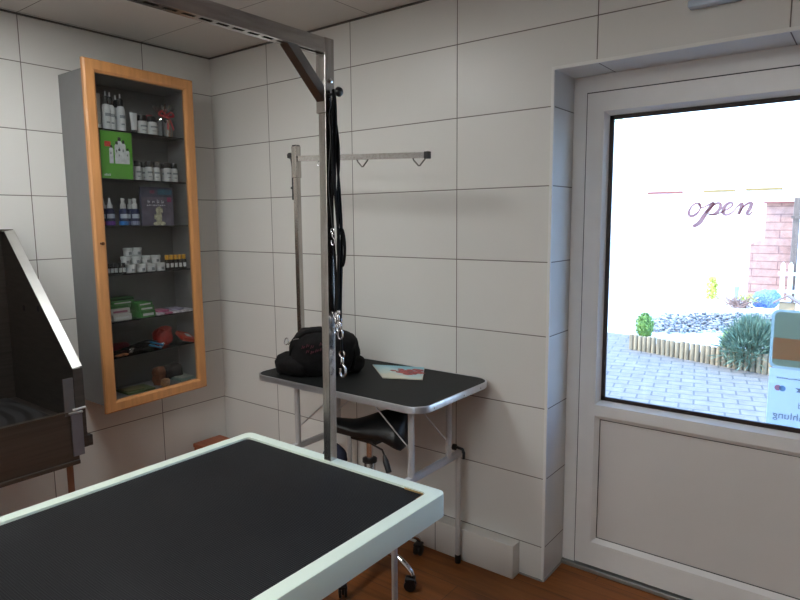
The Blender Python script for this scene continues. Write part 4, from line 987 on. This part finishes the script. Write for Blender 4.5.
# outward flange down the sloped edge and the front edge
b = MB()
def plate(p, q, y0, y1, th):
    d = Vector((q[0] - p[0], 0, q[1] - p[1])).normalized(); n = Vector((-d.z, 0, d.x)) * th
    vs = []
    for yy in (y0, y1):
        kz = .0055 if yy == y1 else 0
        vs.append([b.bm.verts.new(v) for v in ((p[0], yy, p[1] + kz), (q[0], yy, q[1] + kz), (q[0] + n.x, yy, q[1] + n.z + kz), (p[0] + n.x, yy, p[1] + n.z + kz))])
    for k in range(4): b.bm.faces.new((vs[0][k], vs[0][(k + 1) % 4], vs[1][(k + 1) % 4], vs[1][k]))
    b.bm.faces.new(vs[0]); b.bm.faces.new(vs[1][::-1])
plate((TBX + .003, .936), (.045, 1.489), TBY - .004, TBY + .034, -.003)
b.build('sloped_flange', M_steel_flange, side)
b = MB(); b.box(TBX + .0005, TBX + .004, TBY - .003, TBY + .036, .60, .934); b.build('front_flange', M_steel_tub, side)
b = MB(); b.box(TBX - .004, TBX + .003, TBY - .045, TBY - .004, .745, .90, .0015); b.build('corner_guard', pm('dark_worn_steel', (.25, .23, .22), .45, metal=1), side)
b = MB(); b.box(.004, .012, YL, TBY, .55, 1.49); b.box(.004, .05, YL, TBY + .034, 1.490, 1.496, .001); b.build('back_wall', M_steel_tub, tub)
b = MB(); b.prism([(.012, .55), (TBX, .55), (TBX, .935), (.045, 1.485), (.012, 1.485)], 'y', YL, YL + .003); b.build('side_wall', M_steel_tub, tub)
fr = MB(); fr.box(TBX - .003, TBX, YL + .0035, TBY - .0035, .555, .757); fr.box(TBX - .020, TBX + .006, YL + .0035, TBY - .0035, .757, .762, .001); fr.box(TBX - .01, TBX + .014, YL + .003, TBY - .003, .540, .556, .002)
fp = fr.build('front_panel', pm('brown_brushed_steel', (.12, .092, .072), .40, metal=.8, var=.12, scale=8, stretch=(1, .3, 8)), tub)
b = MB(); b.box(TBX + .0045, TBX + .012, TBY - .026, TBY + .018, .575, .752, .001); b.build('corner_plate', pm('bluish_steel_plate', (.30, .30, .34), .4, metal=.9), fp)
b = MB(); b.box(TBX + .004, TBX + .016, TBY - .034, TBY + .020, .752, .760, .001); b.tube([(TBX + .016, TBY - .02, .770), (TBX + .016, TBY + .030, .772)], .005, 10); b.build('latch', M_steel_flange, fp, 40)
MB().box(.012, TBX - .003, YL + .0035, TBY - .0035, .55, .556).build('basin_floor', M_steel_tub, tub)
MB().box(.40, TBX + .004, TBY + .0365, TBY + .058, .600, .645, .002).build('side_rail', M_steel_tub, side)
def mat_slots():
    m, nt, b = mat_new('slotted_rubber_mat')
    tc = nt.nodes.new('ShaderNodeTexCoord'); w = nt.nodes.new('ShaderNodeTexWave'); w.wave_type = 'RINGS'; w.rings_direction = 'Z'; w.inputs['Scale'].default_value = 5; w.inputs['Distortion'].default_value = 1.5
    lk(nt, tc.outputs['Object'], w.inputs['Vector']); rp = nt.nodes.new('ShaderNodeValToRGB'); rp.color_ramp.elements[0].position = .35; rp.color_ramp.elements[0].color = (.004, .004, .004, 1); rp.color_ramp.elements[1].position = .45; rp.color_ramp.elements[1].color = (.022, .022, .024, 1)
    lk(nt, w.outputs['Fac'], rp.inputs[0]); lk(nt, rp.outputs[0], b.inputs['Base Color']); b.inputs['Roughness'].default_value = .5; return m
sh = MB(); sh.box(.02, TBX - .006, YL + .006, TBY - .005, .716, .722); sh.build('standing_shelf', M_steel_tub, tub)
tag(recentre(MB().box(.035, TBX - .03, YL + .08, TBY - .05, .7225, .731, .002).build('rubber_bath_mat', mat_slots()), (.3, -1.7, .7225)), 'dark rubber mat with curved slots lying inside the steel dog bath', 'mat')
for lx_, ly_, dx_ in ((TBX - .05, TBY - .02, .0), (.06, TBY - .55, 0), (TBX - .05, YL + .04, 0), (.06, YL + .04, 0)):
    MB().tube([(lx_, ly_, .0), (lx_ , ly_, .549)], .013, 12).build('leg', pm('rusty_brown_steel', (.22, .11, .07), .45, metal=.6), tub, 40)

# small wooden stool corner showing behind the table
t = thing('wooden_step', 'low reddish brown wooden step by the left wall, only its edge above the big table', 'step', (.13, -.16, 0))
MB().box(.03, .23, -.26, -.07, .205, .228, .004).build('top', pm('reddish_wood', (.36, .10, .04), .45, var=.2, stretch=(1, 6, 1)), t)
for lx_, ly_ in ((.05, -.24), (.21, -.24), (.05, -.09), (.21, -.09)):
    MB().box(lx_ - .015, lx_ + .015, ly_ - .015, ly_ + .015, 0, .2045).build('leg', MATS['reddish_wood'], t)

# ------------------------------------------------------------------ outside
GZ = -.12
struct(MB().box(-14, 14, .38, 30, GZ - .2, GZ).build('ground', M_paver))
struct(MB().box(DX0 - .3, DX1 + .3, .38, .72, GZ, -.02, .005).build('trim_4', pm('concrete_step', (.30, .30, .31), .8, var=.1)))
struct(MB().box(-13, 7, 6.6, 14.9, GZ + .0005, GZ + .004).build('ground_2', pm('glare_white_ground', (.62, .60, .56), .9, var=.08, scale=6)))  # added slab, its pale colour imitates the sun-glare whiteout
# timber palisade edging
pa, pb = Vector((.76, 5.62, 0)), Vector((3.3, 4.80, 0))
ed = thing('log_edging', 'row of short upright timber logs edging the paved yard outside', 'edging', (pa.x, pa.y, GZ))
lgm = pm('weathered_round_timber', (.235, .165, .09), .85, var=.4, scale=9, stretch=(3, 3, .6))
nlog = 44
for k in range(nlog):
    p = pa.lerp(pb, k / (nlog - 1)); h_ = .19 + R_.uniform(-.008, .010) + .03 * k / nlog
    MB().lathe([(.0275, 0), (.0275, h_ - .01), (.021, h_)], (p.x + R_.uniform(-.003, .003), p.y, GZ + .0), 12).build('log', lgm, ed, 50)
# raised bed
bed = MB(); bed.prism([(pa.x, pa.y + .035), (pb.x, pb.y + .035), (3.6, 9.5), (.4, 9.6), (.2, 7.6)], 'z', GZ + .001, GZ + .11)
struct(bed.build('floor_bed', pm('pale_bed_soil', (.50, .48, .45), .9, var=.15, scale=30)))
# gravel
gr = MB(); BZ = GZ + .11
gr_r = random.Random(3)
cnt = 0
while cnt < 1500:
    x_ = gr_r.uniform(.60, 2.6); y_ = gr_r.uniform(6.05, 9.2)
    if y_ < 6.35 + max(0, (x_ - 1.0)) * .85 or y_ > 7.3 + (x_ - .6) * 1.3: continue
    r0 = gr_r.uniform(.018, .042); ht = BZ + .02 + .10 * math.exp(-((y_ - 7.6) / 1.0) ** 2) * gr_r.random()
    vv = bmesh.ops.create_icosphere(gr.bm, subdivisions=1, radius=r0)['verts']
    mt = Matrix.Translation((x_, y_, ht)) @ Matrix.Rotation(gr_r.uniform(0, 6), 4, 'Z') @ Matrix.Diagonal((1, gr_r.uniform(.6, 1), gr_r.uniform(.45, .7), 1))
    for v in vv: v.co = mt @ (v.co * (1 + gr_r.uniform(-.12, .12)))
    cnt += 1
def mat_gravel():
    m, nt, b = mat_new('grey_slate_gravel'); tc = nt.nodes.new('ShaderNodeTexCoord'); wn_ = nt.nodes.new('ShaderNodeTexVoronoi'); wn_.inputs['Scale'].default_value = 22
    lk(nt, tc.outputs['Object'], wn_.inputs['Vector']); rp = nt.nodes.new('ShaderNodeValToRGB'); rp.color_ramp.elements[0].color = (.05, .045, .045, 1); rp.color_ramp.elements[1].color = (.30, .27, .25, 1)
    sp = nt.nodes.new('ShaderNodeSeparateColor'); lk(nt, wn_.outputs['Color'], sp.inputs[0]); lk(nt, sp.outputs[0], rp.inputs[0]); lk(nt, rp.outputs[0], b.inputs['Base Color']); b.inputs['Roughness'].default_value = .8; return m
tag(gr.build('slate_gravel', mat_gravel()), 'bank of dark grey slate gravel behind the timber logs outside', 'gravel', kind='stuff')
# clipped box ball
def leaf_ball(b, c, r, n, size, rnd, shell=.82):
    for _ in range(n):
        d = Vector((rnd.gauss(0, 1), rnd.gauss(0, 1), rnd.gauss(0, 1))).normalized(); p = Vector(c) + Vector((d.x * r[0], d.y * r[1], d.z * r[2])) * rnd.uniform(shell, 1.04)
        u = Vector((rnd.gauss(0, 1), rnd.gauss(0, 1), rnd.gauss(0, 1))).normalized(); v = u.cross(d + Vector((.01, 0, 0))).normalized(); s_ = size * rnd.uniform(.7, 1.3)
        b.quad(p - u * s_, p - v * s_ * .5, p + u * s_, p + v * s_ * .5)
rn = random.Random(5)
t = thing('box_shrub', 'small round bright green clipped shrub at the left end of the logs', 'shrub', (.88, 5.80, BZ))
b = MB(); b.blob((.86, 5.80, BZ + .160), (.085, .085, .140), amp=.1, n=20, m=12); leaf_ball(b, (.86, 5.80, BZ + .172), (.108, .108, .172), 1300, .016, rn)
b.build('foliage', pm('fresh_green_leaves', (.13, .22, .03), .6, var=.5, scale=40), t)
MB().tube([(.86, 5.80, BZ + .0005), (.86, 5.80, BZ + .05)], .012, 8).build('stem', pm('brown_bark', (.12, .08, .05), .9), t)
# lavender bush
lx_, ly_ = 2.13, 5.36
t = thing('lavender_bush', 'large grey green lavender bush overhanging the timber logs', 'shrub', (lx_, ly_, BZ))
b = MB()
for k in range(2600):
    a = rn.uniform(0, 2 * math.pi); el = abs(rn.gauss(.0, .65)); el = min(el, 1.45); L = rn.uniform(.30, .44)
    d = Vector((math.sin(el) * math.cos(a), math.sin(el) * math.sin(a), math.cos(el))); root = Vector((lx_ + rn.gauss(0, .05), ly_ + rn.gauss(0, .05), BZ + .03 + rn.uniform(0, .06)))
    tip = root + d * L + Vector((0, 0, -.16 * math.sin(el) ** 2)); mid = root.lerp(tip, rn.uniform(.35, .6)); sd = d.cross(Vector((rn.gauss(0, 1), rn.gauss(0, 1), rn.gauss(0, 1)))).normalized() * .0055
    b.quad(mid - sd * .5, mid.lerp(tip, .6) - sd, tip, mid.lerp(tip, .6) + sd)
for k in range(4200):
    d = Vector((rn.gauss(0, 1), rn.gauss(0, 1), rn.gauss(0, 1))).normalized(); p = Vector((lx_ - .02, ly_ - .06, BZ + .11)) + Vector((d.x * .285, d.y * .26, d.z * .225)) * rn.uniform(.6, 1.03)
    if p.z < BZ - .07: continue
    g_ = (Vector((d.x * .7, d.y * .7, .9)) + Vector((rn.gauss(0, .35), rn.gauss(0, .35), rn.gauss(0, .2)))).normalized() * rn.uniform(.022, .042)
    sd = g_.cross(Vector((rn.gauss(0, 1), rn.gauss(0, 1), rn.gauss(0, 1)))).normalized() * .0045
    b.quad(p - g_, p - sd, p + g_, p + sd)
b.build('foliage', pm('grey_green_leaves', (.115, .17, .105), .7, var=.55, scale=16), t)
b = MB()
for k in range(60):
    a = rn.uniform(0, 2 * math.pi); el = rn.uniform(0, 1.3); d = Vector((math.sin(el) * math.cos(a), math.sin(el) * math.sin(a), math.cos(el)))
    b.tube([(lx_, ly_, BZ + .005), Vector((lx_, ly_, BZ + .01)) + d * .20], .004, 5)
b.build('woody_stems', MATS['brown_bark'], t)
# lime green shrub beside it
t = thing('lime_shrub', 'narrow lime green shrub touching the left side of the lavender', 'shrub', (1.86, 5.62, BZ))
b = MB(); b.blob((1.86, 5.62, BZ + .11), (.06, .06, .10), amp=.1, n=16, m=10); leaf_ball(b, (1.86, 5.62, BZ + .12), (.085, .085, .125), 500, .016, rn); b.build('foliage', pm('lime_leaves', (.30, .38, .04), .6, var=.3, scale=40), t)
# far yellow shrub
t = thing('yellow_shrub', 'far small yellow green shrub at the foot of the bright house wall', 'shrub', (.69, 10.7, GZ))
b = MB()
for k in range(260):
    a = rn.uniform(0, 6.28); r0 = rn.uniform(0, .12); h_ = rn.uniform(.1, .52); p = Vector((.69 + r0 * math.cos(a) * (1.2 - h_), 10.7 + r0 * math.sin(a), GZ + h_)); u = Vector((rn.gauss(0, 1), rn.gauss(0, 1), rn.gauss(0, 1))).normalized() * .035; v = u.cross(Vector((0, 1, .2))).normalized() * .018
    b.quad(p - u, p - v, p + u, p + v)
b.tube([(.69, 10.7, GZ), (.69, 10.7, GZ + .4)], .01, 6); b.build('foliage', pm('yellow_green_leaves', (.42, .44, .06), .6, var=.3), t)
# posts and low rail
for nm, lab, x_, y_, h_ in (('garden_stake', 'slim blue grey garden stake left of the low white rail', 1.0, 11.4, .30),):
    t = thing(nm, lab, 'stake', (x_, y_, GZ)); MB().box(x_ - .035, x_ + .035, y_ - .035, y_ + .035, GZ, GZ + h_, .005).build('post', pm('blue_grey_paint', (.20, .24, .32), .6), t)
    MB().box(x_ - .05, x_ + .5, y_ - .04, y_ + .0, GZ, GZ + .05, .004).build('foot_board', pm('pale_board', (.5, .5, .5), .6), t)
# house
hs = thing('house', 'bright pale house wall with thin reddish eaves boards across the yard', 'building', (-3, 15, GZ))
MB().box(-12, 2.4, 15, 15.4, GZ, 4.4).build('wall', pm('pale_render', (.80, .78, .74), .9, var=.04, scale=3), hs)
rd = pm('reddish_eaves_board', (.20, .05, .035), .7)
for x0, x1, z0, m_ in ((-1.79, -.93, 2.165, rd), (-.43, .27, 2.165, pm('ochre_board', (.22, .13, .03), .7)), (.51, 1.27, 2.175, pm('ochre_board', (.22, .13, .03), .7))):
    MB().box(x0, x1, 14.90, 14.999, z0, z0 + .05).build('eaves_board', m_, hs)
MB().box(-1.65, -.74, 14.96, 14.999, 1.345, 1.37).build('sill_board', pm('ochre_board', (.22, .13, .03), .7), hs)
MB().box(-2.9, -2.7, 14.95, 14.999, .25, .9).build('wall_lamp', pm('pale_grey', (.5, .5, .5), .7), hs)
# brick shed at the right
sh = thing('brick_shed', 'pinkish brick shed wall standing in front of the pale house', 'building', (1.6, 12, GZ))
M_brick = brick_mat('pink_bricks', (.31, .15, .105), (.37, .19, .135), (.20, .09, .065), .9, .155, .010, rot=(math.radians(90), 0, 0))
MB().prism([(1.10, GZ), (1.80, GZ), (1.80, 1.80), (1.34, 1.80), (1.34, 1.12), (1.10, 1.0)], 'y', 12.0, 13.4).build('wall', M_brick, sh)
for v in kids(sh)[0].data.vertices: v.co.z += 0
MB().box(1.30, 1.86, 11.9, 13.5, 1.801, 1.83).build('roof_edge', rd, sh)
sh2 = MB(); sh2.box(1.83, 1.93, 11.75, 11.85, GZ, 1.9, .01); sh2.box(1.80, 1.96, 11.72, 11.88, 1.50, 1.55)
tag(recentre(sh2.build('wooden_post', pm('greyed_wood', (.13, .085, .06), .85, var=.3, scale=5, stretch=(4, 4, .5))), (1.88, 11.8, GZ)), 'tall weathered wooden post beside the brick shed', 'post')
# dark doorway hedge behind fence
hd = thing('garden_hedge', 'green hedge behind the white picket fence', 'hedge', (2.6, 12.6, GZ))
b = MB(); leaf_ball(b, (2.75, 12.9, .5), (.85, .3, .65), 900, .06, rn, .5); b.box(2.0, 3.5, 12.8, 13.0, GZ, .9); b.build('foliage', pm('hedge_leaves', (.08, .15, .05), .7, var=.4), hd)
pf = thing('picket_fence', 'white picket fence to the right of the brick shed', 'fence', (1.8, 11.6, GZ))
for k in range(12):
    x_ = 1.70 + k * .13; MB().prism([(x_, GZ), (x_ + .075, GZ), (x_ + .075, .62), (x_ + .0375, .68), (x_, .62)], 'y', 11.6, 11.62).build('picket', pm('white_fence_paint', (.62, .66, .68), .6), pf)
for z_ in (.08, .42): MB().box(1.66, 3.3, 11.621, 11.65, z_, z_ + .06).build('rail', pm('white_fence_paint', (.62, .66, .68), .6), pf)
# birdhouse with gabled roof and blue mound
bx_, by_ = 2.06, 9.35
bh_ = thing('bird_table', 'tiny wooden bird house with brown gabled roof behind the lavender', 'birdhouse', (bx_, by_, BZ))
MB().box(bx_ - .11, bx_ + .11, by_ - .08, by_ + .08, BZ + .0, BZ + .17).build('box', pm('tan_wood', (.38, .24, .12), .8), bh_)
MB().prism([(bx_ - .19, BZ + .15), (bx_, BZ + .27), (bx_ + .19, BZ + .15), (bx_ + .19, BZ + .175), (bx_, BZ + .30), (bx_ - .19, BZ + .175)], 'y', by_ - .13, by_ + .13).build('roof', pm('brown_roof', (.20, .12, .09), .8), bh_)
o = MB().blob((1.70, 9.95, BZ + .13), (.20, .20, .17), amp=.25, freq=9, n=30, m=18, flatbottom=BZ + .001).build('blue_mound', pm('blue_flower_clump', (.12, .18, .42), .8, var=.6, scale=40, bump=.6), None, 60)
tag(recentre(o, (1.72, 9.9, BZ)), 'low rounded blue flowering clump left of the bird house', 'plant')
t = thing('brown_shrub', 'low shrub with bare reddish brown twigs left of the blue clump', 'shrub', (1.32, 9.6, BZ))
b = MB()
for k in range(90):
    a = rn.uniform(0, 6.28); L = rn.uniform(.1, .28); d = Vector((math.cos(a) * .8, math.sin(a) * .5, rn.uniform(.3, 1))).normalized()
    b.tube([(1.32 + rn.gauss(0, .12), 9.6 + rn.gauss(0, .08), BZ + .001), Vector((1.32, 9.6, BZ + .02)) + d * L + Vector((rn.gauss(0, .1), 0, 0))], .005, 4)
b.build('twigs', pm('reddish_twigs', (.25, .14, .10), .8), t)
b = MB(); leaf_ball(b, (1.42, 9.7, BZ + .16), (.25, .12, .10), 260, .02, rn, .2); b.build('leaves', MATS['yellow_green_leaves'], t)
# overhanging tree, its leafy tips showing at the top of the glass
tr = thing('leafy_tree', 'tree with sparse yellow green leaves, tips showing at the top of the glass', 'tree', (-3.6, 11.5, GZ))
b = MB(); b.tube(spline([(-3.6, 11.5, GZ), (-3.5, 11.5, 1.8), (-3.2, 11.3, 3.6), (-2.4, 11.0, 4.6)], 5), [.12 - .006 * i for i in range(16)], 10); b.build('trunk', MATS['brown_bark'], tr, 50)
b = MB()
for cx_, cy_, cz_, rr_, n_ in ((-1.55, 11.2, 3.75, .42, 75), (-1.75, 11.2, 3.15, .25, 25), (-2.4, 11.0, 4.6, .8, 260), (-.35, 10.8, 3.98, .30, 30), (-3.2, 11.3, 4.4, .9, 260)):
    for k in range(n_):
        p = Vector((cx_ + rn.gauss(0, rr_ * .5), cy_ + rn.gauss(0, rr_ * .5), cz_ + rn.gauss(0, rr_ * .4))); u = Vector((rn.gauss(0, 1), rn.gauss(0, 1), rn.gauss(0, 1))).normalized() * .05; v = u.cross(Vector((.2, 1, .1))).normalized() * .03
        b.quad(p - u, p - v, p + u, p + v)
b.build('leaves', pm('overexposed_lime_leaves', (.50, .60, .18), .5, var=.2), tr)  # leaf colour paled to imitate overexposure
b = MB()
for e_ in ((-1.55, 11.2, 3.75), (-.35, 10.8, 4.15), (-1.75, 11.2, 3.2)): b.tube(spline([(-2.5, 11.0, 4.5), ((-2.5 + e_[0]) / 2, 11.1, 4.6), e_], 5), .008, 6)
b.build('branch', MATS['brown_bark'], tr, 50)
